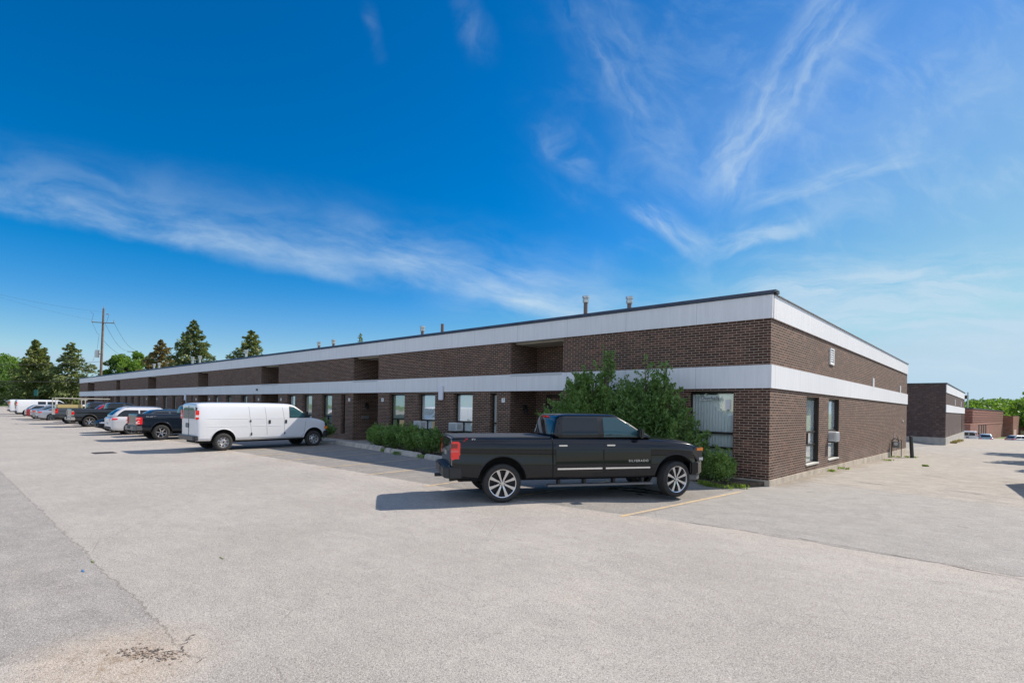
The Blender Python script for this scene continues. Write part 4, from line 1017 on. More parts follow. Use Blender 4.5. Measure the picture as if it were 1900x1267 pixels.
BLACKP = paint('black_paint', (.004, .005, .008), 0.0, .25, dust=.012, spec=.06, coat=.9)
hx, hy = math.sin(R(31.5)), math.cos(R(31.5))
make_pickup('pickup_truck', 'black crew cab pickup with chrome strip and big alloy wheels, parked askew by the corner', 'pickup truck',
            (-3.80, -7.02), -R(34), BLACKP, hero=True, tail='block', cover=True, steer=13, zoff=.0, pitch=.008, scale=(1, 1.0, 1), glass2=CGT, decal='z71', door_text='SILVERADO')
DKB = paint('dark_blue_paint', (.006, .010, .017), 0.0, .28, dust=.02, spec=.1, coat=.75)
make_pickup('pickup_truck', 'dark blue pickup half hidden behind the white van', 'pickup truck', (-29.0, -7.35), 0, DKB, tail='cshape', rims='six', lip=DKB, decal='offroad', bumper_m=mat('bumper_dull', (.16, .16, .17), .35, .7))
make_pickup('pickup_truck', 'charcoal pickup with pale rear bumper, left of the dark low car', 'pickup truck', (-48.2, -7.2), 0, paint('charcoal_paint', (.010, .012, .013), 0.0, .3, dust=.04, spec=.2), tail='tall', rims='six', lip=mat('lip_black', (.015, .015, .016), .5), bumper_m=mat('bumper_pale', (.50, .47, .43), .3, .6))
GT = make_pickup('pickup_truck', 'grey pickup carrying a white ladder rack', 'pickup truck', (-55.6, -7.2), 0, paint('grey_paint', (.055, .058, .062), .5, .3), tail='block', rims='five')
rk = thing('ladder_rack', 'white pipe ladder rack standing over the grey pickup bed', 'rack', (-55.6, -7.2, gzf(-55.6, -7.2)))
RW = mat('rack_white', (.50, .48, .40), .45)
for sx in (-1, 1):
    MB().box(sx*.86-.035, sx*.86+.035, -1.1, 2.7, 2.16, 2.23).build('rail', RW, rk)
    for y in (-1.05, .95): MB().box(sx*.86-.03, sx*.86+.03, y-.03, y+.03, 1.34, 2.16).build('upright', RW, rk)
    MB().prism([(.95, 1.98), (1.18, 2.16), (.72, 2.16)], 0, sx*.86-.02, sx*.86+.02).build('gusset', RW, rk)
for y in (-1.05, .95, 2.6): MB().box(-.86, .86, y-.03, y+.03, 2.17, 2.22).build('crossbar', RW, rk)
o = MB().box(-.5, .5, -.9, .8, 0, .28).build('lumber', mat('lumber', (.48, .38, .17), .8)); o.location = (-55.4, -7.2, 1.37+gzf(-54.6, -7))
tag(o, 'pile of yellow material lying in the grey pickup bed', 'load')

# ------------------------------------------------------------------ vans
def make_van(name, label, loc, pm, hero=False, windows=False, group=None):
    t = thing(name, label, 'van', (loc[0], loc[1], gzf(loc[0], loc[1]+2)-.02), 0, group); t.rotation_euler = (.008, 0, 0)
    rh = .375; K = dict(zbelt=1.30, tum=.10)
    st = [(-1.03, .90, .50, 1.86, 1.88), (-1.015, .95, .45, 1.93, 1.96), (-.95, .985, .43, 1.965, 2.01), (-.6, .99, .42, 1.975, 2.035), (0, .995, .42, 1.98, 2.045), (.8, .99, .41, 1.98, 2.05), (2.0, .99, .41, 1.975, 2.045), (2.8, .99, .41, 1.965, 2.03), (3.05, .99, .42, 1.93, 2.0), (3.2, .99, .42, 1.85, 1.93), (3.45, .99, .42, 1.67, 1.74), (3.72, .985, .42, 1.47, 1.53), (3.86, .985, .42, 1.37, 1.425), (3.98, .98, .42, 1.32, 1.385), (4.3, .975, .42, 1.27, 1.335), (4.52, .96, .43, 1.21, 1.27), (4.64, .92, .45, 1.13, 1.17), (4.69, .86, .48, 1.03, 1.06)]
    st = [(s[0]*1.0+0, *s[1:]) for s in st]
    hub2 = 4.02
    body, bv = make_body(t, st, pm, (0, hub2), .50, rh+.01, **K)
    # glass
    for sx in (1, -1):
        skin(bv, 'window_surround', BPL, t, lin(2.82, 3.86, 14), 1.36, [(2.82, 1.90), (3.06, 1.90), (3.18, 1.83), (3.86, 1.37)], .003, sx=sx)
        skin(bv, 'door_window', CGT if hero else CGL, t, lin(2.86, 3.76, 14), 1.385, [(2.86, 1.87), (3.04, 1.87), (3.16, 1.80), (3.76, 1.40)], .006, sx=sx)
        if windows:
            for a, b in ((.95, 1.70), (1.85, 2.6)): skin(bv, 'side_window', CGL, t, lin(a, b, 6), 1.42, 1.80, .005, sx=sx)
    skin(bv, 'windscreen', CGL, t, lin(-.72, .72, 10), 1.50, 1.86, .008, axis='y', sx=1)
    for sx in (-1, 1):
        w_ = skin(bv, 'rear_window_frame', mat('white_trim', (.6, .6, .6), .5), t, lin(sx*.03, sx*.76, 8), 1.33, [(-.76, 1.72), (-.55, 1.84), (.55, 1.84), (.76, 1.72)], .004, axis='y', sx=-1)
        skin(bv, 'rear_window', CGT if hero else CGL, t, lin(sx*.055, sx*.73, 8), 1.355, [(-.73, 1.69), (-.53, 1.81), (.53, 1.81), (.73, 1.69)], .008, axis='y', sx=-1)
    skin(bv, 'rear_pillar', BPL, t, lin(.80, .90, 4), 1.60, [(.80, 1.86), (.90, 1.80)], .006, axis='y', sx=-1); skin(bv, 'rear_pillar', BPL, t, lin(-.90, -.80, 4), 1.60, [(-.90, 1.80), (-.80, 1.86)], .006, axis='y', sx=-1)
    # shut lines and trim
    for sx in (1, -1):
        if hero:
            for pts in ([(1.03, 1.93), (1.07, 1.35), (1.15, .50)], [(1.72, 1.93), (1.78, 1.3), (1.82, .47)], [(2.50, 1.93), (2.58, 1.3), (2.61, .47)], [(3.40, .47), (3.52, .62), (3.62, 1.30)], [(1.15, .475), (2.0, .465), (3.4, .47)]):
                seam(bv, t, pts, sx, .005)
            # pressed lines
            for z in (1.355, 1.03):
                seam(bv, t, [(-.95, z), (1.0, z)], sx, .010, .004, m=pm, name='pressing'); seam(bv, t, [(1.15, z), (1.75, z)], sx, .010, .004, m=pm, name='pressing'); seam(bv, t, [(1.85, z), (2.5, z)], sx, .010, .004, m=pm, name='pressing')
            seam(bv, t, [(-.95, .56), (-.55, .56)], sx, .010, .004, m=pm, name='pressing'); seam(bv, t, [(.55, .56), (3.4, .56)], sx, .010, .004, m=pm, name='pressing')
        for yy in (1.92, 2.66): handle(t, bv, yy, 1.22, sx, BPL, .11) if False else MB().box(*sorted((on_side(bv, yy, 1.22, sx), on_side(bv, yy, 1.22, sx)+sx*.02)), yy-.045, yy+.045, 1.12, 1.28).build('handle', BPL, t, bevel=.008)
        MB().box(*sorted((on_side(bv, 1.10, 1.26, sx)-.0, on_side(bv, 1.10, 1.26, sx)+sx*.02)), 1.07, 1.12, 1.20, 1.29).build('hinge', BPL, t); MB().box(*sorted((on_side(bv, 1.13, .72, sx), on_side(bv, 1.13, .72, sx)+sx*.02)), 1.11, 1.16, .62, .74).build('hinge', BPL, t)
        MB().box(*sorted((on_side(bv, 2.6, .68, sx), on_side(bv, 2.6, .68, sx)+sx*.02)), 2.58, 2.62, .64, .72).build('hinge', BPL, t)
        for yh in (0, hub2): arch_lip(t, bv, yh, rh+.01, .508, pm, sx, .018)
        l = MB().box(*sorted((sx*.84, sx*.965)), -1.05, -.93, 1.32, 1.70).build('tail_lamp', REDL, t, bevel=.015)
        MB().box(*sorted((sx*.845, sx*.968)), -1.055, -.94, 1.42, 1.51).build('reversing_lens', mat('lens_white'), l)
        mirror(t, 3.62, 1.42, .93, sx, BPL, (.10, .08, .24))
        h_ = MB().box(*sorted((sx*.52, sx*.93)), 4.55, 4.70, .85, 1.10).build('headlamp', BPL, t, bevel=.02); MB().box(*sorted((sx*.80, sx*.945)), 4.53, 4.715, .83, .95).build('indicator', AMB, h_, bevel=.01)
    MB().box(-.50, .50, 4.60, 4.72, .80, 1.10).build('grille', BPL, t, bevel=.02)
    MB().prism([(-.97, 4.45), (.97, 4.45), (.99, 4.6), (.85, 4.80), (-.85, 4.80), (-.99, 4.6)], 2, .46, .74).build('front_bumper', BPL, t, bevel=.03)
    MB().prism([(-.97, -.96), (.97, -.96), (.99, -1.10), (.90, -1.16), (-.90, -1.16), (-.99, -1.10)], 2, .47, .66).build('rear_bumper', mat('bumper_dark', (.06, .062, .07), .35, .5), t, bevel=.02)
    MB().box(-.30, .0, -1.06, -1.04, .98, 1.16).build('number_plate', mat('plate_black'), t); MB().box(-.17, -.02, -1.064, -1.06, 1.0, 1.13).build('plate_face', mat('plate_grey', (.25, .27, .3), .5), t)
    MB().box(-.012, .012, -1.038, -1.03, .5, 1.88).build('door_gap', SEAM, t)
    MB().box(-.7, .7, -.9, 4.4, .34, .5).build('chassis', ARCH, t); MB().cyl((-.7, 0, rh), (.7, 0, rh), .09, .09, 10).build('axle', ARCH, t)
    for sx in (1, -1):
        for y in (0, hub2): make_wheel(t, sx*.855, y, rh, rh*.62, .235, 'steel', 0, simple=not hero, n=40 if hero else 24)
    MB().cyl((.45, -.9, .40), (.45, -.5, .42), .035, .035, 8).build('exhaust', GALV, t)
    return t
VW = paint('white_paint', (.70, .71, .73), 0.0, .35)
make_van('cargo_van', 'long white cargo van parked alone nose to the hedge', (-20.42, -7.30), VW, hero=True)
make_van('passenger_van', 'white van with dark side windows, second from the far end of the row', (-84.4, -7.2), VW, windows=True)
make_van('cargo_van', 'white van parked last at the far left end of the row', (-94.6, -7.0), VW)

# ------------------------------------------------------------------ cars
TYP = {
 'sedan': dict(st=[(0, .66, .40, .84, .90), (.05, .78, .32, .95, 1.02), (.2, .86, .25, .985, 1.07), (.55, .89, .22, .99, 1.09), (1.05, .91, .20, .98, 1.08), (1.7, .91, .19, .965, 1.0), (3.0, .91, .19, .93, .97), (3.5, .908, .19, .92, 1.0), (3.85, .905, .20, .89, .99), (4.25, .875, .22, .82, .90), (4.55, .80, .27, .72, .78), (4.68, .66, .34, .62, .66)],
   hubs=(1.02, 3.78), ra=.36, rh=.325, rows=[(.93, .42, 3.62, .82), (1.05, .68, 3.28, .79), (1.2, 1.02, 2.90, .74), (1.32, 1.40, 2.56, .68)], top=1.44, tl=(.70, .86, .72, .90), win=[(.95, 1.72), (1.80, 2.80)], zw=(1.0, 1.315)),
 'suv': dict(st=[(0, .74, .44, .92, .96), (.05, .84, .36, 1.02, 1.05), (.2, .91, .28, 1.06, 1.09), (.6, .935, .25, 1.07, 1.10), (1.0, .945, .24, 1.06, 1.09), (1.8, .94, .23, 1.04, 1.07), (3.0, .94, .23, 1.02, 1.06), (3.5, .94, .23, 1.01, 1.10), (3.85, .94, .24, .98, 1.08), (4.3, .90, .26, .91, 1.0), (4.55, .82, .30, .80, .86), (4.68, .68, .38, .68, .73)],
   hubs=(1.0, 3.80), ra=.40, rh=.36, rows=[(1.0, .05, 3.68, .86), (1.15, .16, 3.35, .83), (1.35, .34, 2.95, .775), (1.50, .56, 2.62, .72)], top=1.66, tl=(.72, .90, .86, 1.02), win=[(.55, 1.35), (1.42, 2.12), (2.20, 3.0)], zw=(1.10, 1.47)),
 'hatch': dict(st=[(0, .72, .40, .90, .94), (.05, .82, .32, .98, 1.0), (.2, .87, .25, 1.0, 1.03), (.6, .89, .22, 1.0, 1.03), (1.0, .90, .21, .99, 1.02), (1.8, .895, .2, .97, 1.0), (2.9, .89, .2, .95, .99), (3.25, .89, .2, .94, 1.02), (3.6, .885, .21, .90, .99), (3.95, .85, .23, .82, .89), (4.2, .76, .28, .72, .77), (4.3, .64, .35, .62, .66)],
   hubs=(.85, 3.42), ra=.355, rh=.32, rows=[(.95, .05, 3.38, .81), (1.08, .18, 3.06, .78), (1.25, .38, 2.70, .73), (1.38, .60, 2.40, .68)], top=1.50, tl=(.68, .86, .84, 1.06), win=[(.60, 1.35), (1.45, 2.5)], zw=(1.02, 1.355)),
}
def make_car(name, label, loc, pm, typ, scale=(1, 1, 1), rz=0.0, rims='five', tail=None, glass=None, roof=None, detail=True, rails=None):
    T_ = TYP[typ]; t = thing(name, label, 'car', (loc[0], loc[1], gzf(*loc)), rz); t.scale = scale
    body, bv = make_body(t, T_['st'], pm, T_['hubs'], T_['ra'], T_['rh'], .30)
    cab, cv = make_cabin(t, roof or pm, T_['rows'], T_['top'], rc=.16, bow=.12, rbow=.08)
    rows = T_['rows']; z0, z1 = T_['zw']; top = rows[-1]
    yf = lambda z: float(np.interp(z, [r[0] for r in rows], [r[2] for r in rows])); yr = lambda z: float(np.interp(z, [r[0] for r in rows], [r[1] for r in rows]))
    g = glass or CGL
    a0, a1 = T_['win'][0][0], T_['win'][-1][1]
    for sx in (1, -1):
        # outline of the side glass follows the pillars
        zs = [z0+(z1-z0)*k/5 for k in range(6)]
        rl = [(yr(z)+.17, z) for z in zs]; fl_ = [(yf(z)-.20, z) for z in zs][::-1]
        hi = [(rl[0][0], z0+.005)]+rl[1:]+fl_
        hi.sort(key=lambda p: p[0])
        for i, (a, b) in enumerate(T_['win']):
            a = a if i else max(rl[0][0], a-.3); b = b if i < len(T_['win'])-1 else fl_[-1][0]
            skin(cv, 'side_window', g, t, lin(a, b, 12), z0, hi, .005, sx=sx)
    skin(cv, 'windscreen', g, t, lin(-.62, .62, 10), rows[0][0]+.10, rows[-1][0]-.02, .006, axis='y', sx=1)
    skin(cv, 'rear_window', g, t, lin(-.58, .58, 10), rows[0][0]+.12, rows[-1][0]-.02, .006, axis='y', sx=-1)
    x0, x1, zt0, zt1 = T_['tl']
    if tail == 'tall': zt0, zt1, x0 = zt0, zt1+.22, x1-.10
    for sx in (1, -1):
        w_ = skin(bv, 'tail_lamp', REDL, t, lin(sx*(x0-.22), sx*x0, 5), zt0, min(zt1, .99), .008, axis='y', sx=-1, nz=3)
        skin(bv, 'tail_lamp', REDL, t, lin(.02, .34, 5), [(.02, zt0), (.34, zt0+.05)], [(.02, zt1), (.34, zt1-.03)], .008, sx=sx, nz=3)
        skin(bv, 'headlamp', CLRL, t, lin(T_['st'][-1][0]-.42, T_['st'][-1][0]-.10, 5), T_['st'][-2][3]-.12, T_['st'][-2][3]-.02, .006, sx=sx, nz=3)
        for y in T_['hubs']: arch_lip(t, bv, y, T_['rh'], T_['ra']+.004, pm if typ != 'suv' else pm, sx, .012)
        for (a, b) in (T_['win'][-2:]): seam(bv, t, [(a, .96), (a+.02, .40)], sx, .004); handle(t, bv, a+.14, .87, sx, pm, .15)
        mirror(t, rows[0][2]-.55, rows[0][0]+.02, .84, sx, pm, (.09, .10, .13))
        if rails: MB().tube([(sx*.62, .8, T_['top']-.05), (sx*.62, 1.0, T_['top']+.01), (sx*.60, 2.3, T_['top']+.01), (sx*.60, 2.5, T_['top']-.05)], .016).build('roof_rail', rails, t)
        for y in T_['hubs']: make_wheel(t, sx*(T_['st'][4][1]-.115), y, T_['rh'], T_['rh']*.68, .21, rims, 0, simple=True, n=24)
    L = T_['st'][-1][0]
    MB().prism([(-.72, .16), (.72, .16), (.80, .03), (.6, -.03), (-.6, -.03), (-.80, .03)], 2, T_['st'][1][2]+.02, T_['st'][1][2]+.14).build('rear_bumper', BPL, t, bevel=.02)
    MB().box(-.25, .25, -.022, -.005, .62, .74).build('number_plate', PLATE, t)
    MB().box(-.40, .40, L-.02, L+.02, .42, .58).build('grille', BPL, t, bevel=.01)
    MB().box(-.6, .6, .5, L-.5, .16, .3).build('underbody', ARCH, t)
    return t
make_car('hatchback', 'dark grey hatchback peeking over the dark blue pickup bed', (-32.2, -7.5), paint('slate_paint', (.05, .065, .08), .5, .3), 'hatch', (1, 1.04, 1.06), tail='tall')
make_car('suv', 'large white estate-like suv with a rear spoiler, left of the dark blue pickup', (-35.3, -8.35), paint('white_suv_paint', (.62, .61, .62), .1, .3), 'suv', (1.02, 1.07, 1.03), rims='five', rails=CHROME)
make_car('sports_car', 'low dark navy car parked nose out between the white suv and charcoal pickup', (-38.0, -3.9), mat('navy_dull', (.004, .005, .010), .45, spec=.3), 'sedan', (1, .97, .93), rz=math.pi, rims='seven', glass=mat('dull_glass', (.008, .01, .016), .3))
make_car('suv', 'red suv seen over the bed of the charcoal pickup', (-51.8, -6.3), paint('red_paint', (.50, .012, .030), .3, .25), 'suv', (1, 1, 1.04))
make_car('suv', 'white suv whose roof shows over the grey pickup bed', (-59.6, -6.6), paint('white_suv_paint'), 'suv', (1, 1, 1.0))
SILV = paint('silver_paint', (.42, .44, .48), .6, .28)
make_car('sedan', 'silver sedan immediately left of the grey pickup', (-66.0, -8.3), SILV, 'sedan', (1.02, 1.03, 1.02))
make_car('sedan', 'silver-beige sedan between the red hatchback and another silver sedan', (-69.0, -8.4), paint('beige_paint', (.36, .36, .36), .6, .3), 'sedan', (1.0, 1.03, 1.08))
make_car('hatchback', 'red hatchback with dark glass in front of the white vans', (-72.3, -8.5), paint('dark_red_paint', (.38, .012, .022), .4, .28), 'hatch', (1.05, 1.08, 1.05), roof=paint('navy_paint'), tail='tall')
# far end of the alley
def place_far(px, depth): return far(px, depth)
x, y = far(1799, 84); make_van('delivery_van', 'white van just past the second brick building', (x, y), VW)
SC_ = [(1830, 86, 'pale blue suv in front of the red brick building', paint('pale_blue_paint', (.30, .42, .50), .4, .3), 'suv', 4), (1873, 88, 'dark blue car on the left of the pair beside the trees', paint('navy_paint'), 'hatch', -42), (1889, 91, 'dark blue-grey car on the right of the pair beside the trees', paint('slate_paint'), 'sedan', -42)]
for px, dp, lb, pm, ty, a in SC_:
    x, y = far(px, dp); make_car('parked_car', lb, (x, y), pm, ty, (1, 1, 1.05), rz=R(a))
# box truck just outside the frame on the right: its shadow falls across the alley
t = thing('box_trailer', 'white box trailer parked at the right edge of the alley', 'trailer', (6.60, 3.95, 0), R(4.9))
MB().box(-.15, 2.1, 0, 5.8, .45, 2.55).build('box', mat('trailer_white', (.7, .7, .7), .5), t, bevel=.02)
MB().box(.0, 1.95, .1, 5.7, .30, .45).build('chassis', BPL, t)
for sx in (.1, 1.8):
    for y in (2.6, 3.4): MB().lathe([(-.1, .2), (-.1, .33), (-.07, .36), (.07, .36), (.1, .33), (.1, .2), (.0, .001)], 0, (sx, y, .36), 20).build('wheel', TYRE, t)
MB().prism([(.0, .3), (1.95, .3), (.98, -1.1)], 0, .0, .01) if False else MB().box(.9, 1.05, -1.1, .1, .38, .45).build('drawbar', BPL, t)

# ================================================================== plants
NR = np.random.default_rng(11)
def cards(name, cen, size, m, parent=None, dirs=None, elong=1.6, tilt=1.0, bend=None):
    """many small leaf-shaped faces: one mesh. cen (n,3), size (n,) ; dirs: preferred long direction (n,3)"""
    n = len(cen); size = np.broadcast_to(size, (n,)).astype(float)
    a = NR.normal(size=(n, 3)); a /= np.linalg.norm(a, axis=1)[:, None]
    if dirs is not None: a = dirs+a*tilt; a /= np.linalg.norm(a, axis=1)[:, None]
    b = NR.normal(size=(n, 3)); b -= (b*a).sum(1)[:, None]*a; b /= np.linalg.norm(b, axis=1)[:, None]
    A = a*(size*elong/2)[:, None]; B = b*(size/2)[:, None]
    v = np.stack([cen-A, cen-A*.1+B, cen+A, cen-A*.1-B], 1).reshape(-1, 3)
    me = bpy.data.meshes.new(name); me.vertices.add(4*n); me.vertices.foreach_set('co', v.ravel())
    me.loops.add(4*n); me.loops.foreach_set('vertex_index', np.arange(4*n)); me.polygons.add(n)
    me.polygons.foreach_set('loop_start', np.arange(n)*4); me.polygons.foreach_set('loop_total', np.full(n, 4))
    me.materials.append(m); me.update(calc_edges=True); me.validate()
    o = bpy.data.objects.new(name, me); link(o, parent); return o
BARK = mat('bark', (.10, .075, .055), .95, var=.35, vs=6, bump=.8, bs=20)
NEED = [leaf_mat('needles_green', (.07, .10, .03), (.25, .28, .095), .3, .5), leaf_mat('needles_blue', (.065, .10, .04), (.23, .265, .10), .3, .5), leaf_mat('needles_brown', (.12, .09, .035), (.30, .24, .10), .3, .5)]
LEAF = [leaf_mat('leaves_bright', (.07, .15, .022), (.20, .32, .055), .45, .35), leaf_mat('leaves_mid', (.05, .11, .025), (.14, .24, .05), .4, .35), leaf_mat('leaves_olive', (.05, .07, .016), (.12, .145, .04), .3, .35)]

def conifer(name, label, x, y, h, rad, m, base=None, n=7500, shape=.85, dens=1.0, lean=0.0, group=None, trunk_show=.04, ragged=.25, size=.30):
    t = thing(name, label, 'tree', (x, y, gzf(x, y) if base is None else base), 0, group)
    tr = MB().tube([(0, 0, -.3), (lean*h*.5, 0, h*.5), (lean*h, 0, h*.98)], [.24*h/14, .13*h/14, .02], 10).build('trunk', BARK, t)
    nb = int(95*dens); C_ = []; D_ = []; S_ = []; br = MB()
    for i in range(nb):
        f = (i+.5)/nb; z = h*(trunk_show+(1-trunk_show)*f**.9); rr = rad*(1-f**1.05)**shape*(1+NR.normal()*ragged)*(1.0 if f > .08 else .75)+.12
        az = i*2.39996+NR.uniform(-.4, .4); up = -.18+.45*f; k = max(5, int(n/nb*(rr/rad*1.5+.12)))
        s = NR.uniform(0, 1, k)**.62; lat = NR.normal(size=k)*(.10+.16*s*(1.15-s))*rr; dirx, diry = math.cos(az), math.sin(az)
        px = dirx*s*rr-diry*lat+lean*z; py = diry*s*rr+dirx*lat; pz = z+up*s*rr-.10*rr*s*s+NR.normal(size=k)*(.055*rr+.05)-np.abs(lat)*.25
        C_.append(np.stack([px, py, pz], 1)); D_.append(np.tile([dirx, diry, up-.25], (k, 1))+np.stack([-diry*lat, dirx*lat, 0*lat], 1)/max(rr, .1)); S_.append(NR.uniform(.6, 1.3, k)*size)
        if i % 3 == 0: br.tube([(lean*z, 0, z), (dirx*rr*.7+lean*z, diry*rr*.7, z+up*rr*.6)], [.05*(1-f)+.012, .01], 5)
    br.build('branches', BARK, t)
    cards('crown', np.concatenate(C_), np.concatenate(S_), m, t, np.concatenate(D_), 1.9, .55)
    return t
def broadleaf(name, label, x, y, h, rad, m, base=None, n=9000, size=.32, clumps=78, low=.22, group=None, seed=0, trunk=True):
    t = thing(name, label, 'tree', (x, y, gzf(x, y) if base is None else base), 0, group)
    tr = MB().tube([(0, 0, -.3), (.1, 0, h*.35), (.2, .1, h*.7)], [.028*h, .019*h, .006*h], 9)
    C_ = []; S_ = []
    cz = h*(low+(1-low)*.5); rz = h*(1-low)*.5
    for i in range(clumps):
        v = NR.normal(size=3); v /= np.linalg.norm(v); r = NR.uniform(.35, 1.0)**.5
        c = np.array([v[0]*rad*r, v[1]*rad*r, cz+v[2]*rz*r]); c[:2] *= 1-.25*max(0, v[2]); cr = NR.uniform(.15, .28)*rad
        k = int(n/clumps*NR.uniform(.6, 1.4)); q = NR.normal(size=(k, 3)); q /= np.linalg.norm(q, axis=1)[:, None]; q *= (NR.uniform(.35, 1.12, k)**.6*cr)[:, None]; q[:, 2] *= .72
        C_.append(c+q); S_.append(NR.uniform(.6, 1.35, k)*size)
        if i % 2 == 0: tr.tube([(.1, 0, h*.35), tuple(c*np.array([.5, .5, 1])*np.array([1, 1, .85])), tuple(c)], [.010*h, .006*h, .02], 5)
    tr.build('trunk', BARK, t)
    cards('crown', np.concatenate(C_), np.concatenate(S_), m, t, None, 1.35)
    return t

def F(px, d): return far(px, d)
GA = 'trees beyond the far end of the lot'
x, y = F(64, 112); conifer('conifer', 'broad ragged spruce rising over the two white vans at the left', x, y, 13.7, 6.3, NEED[0], n=12000, ragged=.34, shape=.95, base=.8)
x, y = F(86, 116); conifer('conifer', 'lower ragged spruce leaning on the right of the broad spruce', x, y, 10.6, 4.4, NEED[1], n=6000, ragged=.4, shape=.95, base=.8)
x, y = F(132, 112); conifer('conifer', 'layered conifer with open branches just left of the near utility pole', x, y, 13.2, 4.1, NEED[1], n=5600, ragged=.42, shape=.72, dens=.62, base=.8, trunk_show=.16)
x, y = F(296, 120); conifer('spruce', 'brownish half dead spruce above the roof', x, y, 14.9, 5.4, NEED[2], n=9000, ragged=.25, shape=.8, base=1)
x, y = F(318, 124); conifer('spruce', 'low brown-green spruce between the brownish and the tall spruce', x, y, 10.8, 3.6, NEED[2], n=4000, ragged=.3, base=1)
x, y = F(357, 115); conifer('spruce', 'tallest dark green spruce above the roof', x, y, 18.6, 6.6, NEED[1], n=14500, ragged=.2, shape=.82, base=1)
x, y = F(464, 110); conifer('spruce', 'lone dark spruce tip above the middle of the roof', x, y, 15.9, 6.6, NEED[0], n=9500, ragged=.2, shape=.78, base=1)
x, y = F(666, 135); conifer('spruce', 'tiny treetop peeping over the roof left of the bent flue', x, y, 19.0, 3.2, NEED[0], n=2000, ragged=.3, base=1)
x, y = F(4, 126); broadleaf('broadleaf_tree', 'bright green broadleaf tree at the left edge of the picture', x, y, 11.2, 6.5, LEAF[0], base=.8, n=13000)
x, y = F(38, 138); broadleaf('broadleaf_tree', 'green broadleaf tree behind the broad spruce', x, y, 10.8, 5.5, LEAF[0], base=.8, n=8000)
x, y = F(-25, 120); broadleaf('broadleaf_tree', 'darker broadleaf tree half outside the left edge', x, y, 11, 6.0, LEAF[1], base=.8, n=8000)
x, y = F(225, 128); broadleaf('broadleaf_tree', 'green broadleaf tree showing over the roof right of the utility pole', x, y, 12.4, 4.0, LEAF[0], base=1, n=8000)
x, y = F(256, 134); broadleaf('broadleaf_tree', 'pale green broadleaf tree behind the small far utility pole', x, y, 13.6, 3.8, LEAF[0], base=1, n=7000)
for i, (px, d, h, r) in enumerate(((205, 132, 9, 4), (100, 150, 7.5, 5), (160, 150, 6.5, 4), (20, 150, 8, 6))):
    x, y = F(px, d); broadleaf('broadleaf_tree', ['low green tree at the foot of the utility pole', 'dark tree in front of the brown building', 'low tree against the end of the long building', 'background tree between the left trees'][i], x, y, h, r, LEAF[1], base=.8, n=4500)
# right: wooded slope behind the red building
woods = [(1803, 150, 10.5, 6), (1826, 158, 11.5, 7), (1850, 175, 12.5, 8), (1875, 165, 11.5, 7), (1897, 150, 10.5, 7), (1915, 158, 13, 8), (1838, 200, 13.0, 9), (1866, 215, 13.5, 9), (1893, 205, 13.5, 9), (1886, 138, 8.5, 4.5), (1930, 140, 12, 8), (1812, 195, 12.5, 8)]
wl = ['tree nearest the second brick building', 'rounded tree behind the left end of the red building', 'tall tree above the middle of the red building', 'tree above the right end of the red building', 'tree at the right edge beyond the parked cars', 'tall tree half outside the right edge', 'hazy crown on the far slope left', 'hazy crown on the far slope middle', 'hazy crown on the far slope right', 'small bright tree behind the pair of dark cars', 'tree mostly outside the right edge', 'far crown above the white van']
for i, (px, d, h, r) in enumerate(woods):
    x, y = F(px, d); broadleaf('broadleaf_tree', 'green '+wl[i], x, y, h-2.3, r, LEAF[0] if i not in (6, 7, 8, 11) else LEAF[1], base=-3.0, n=6500, size=.45 if d < 180 else .6, low=.08, group='trees on the slope behind the red building')
# roadside tree whose twigs reach in at the right edge
broadleaf('broadleaf_tree', 'roadside tree whose twigs just reach in at the right edge', 9.0, 36, 7.4, 3.0, LEAF[1], n=9000, size=.22, low=.28)
broadleaf('broadleaf_tree', 'small tree outside the right edge casting a shadow on the alley', 7.5, 19.0, 4.4, 1.1, LEAF[1], n=4000, size=.16, low=.3)
broadleaf('broadleaf_tree', 'second small tree just outside the right edge of the alley', 7.1, 25.5, 4.9, 1.4, LEAF[1], n=4000, size=.16, low=.3)

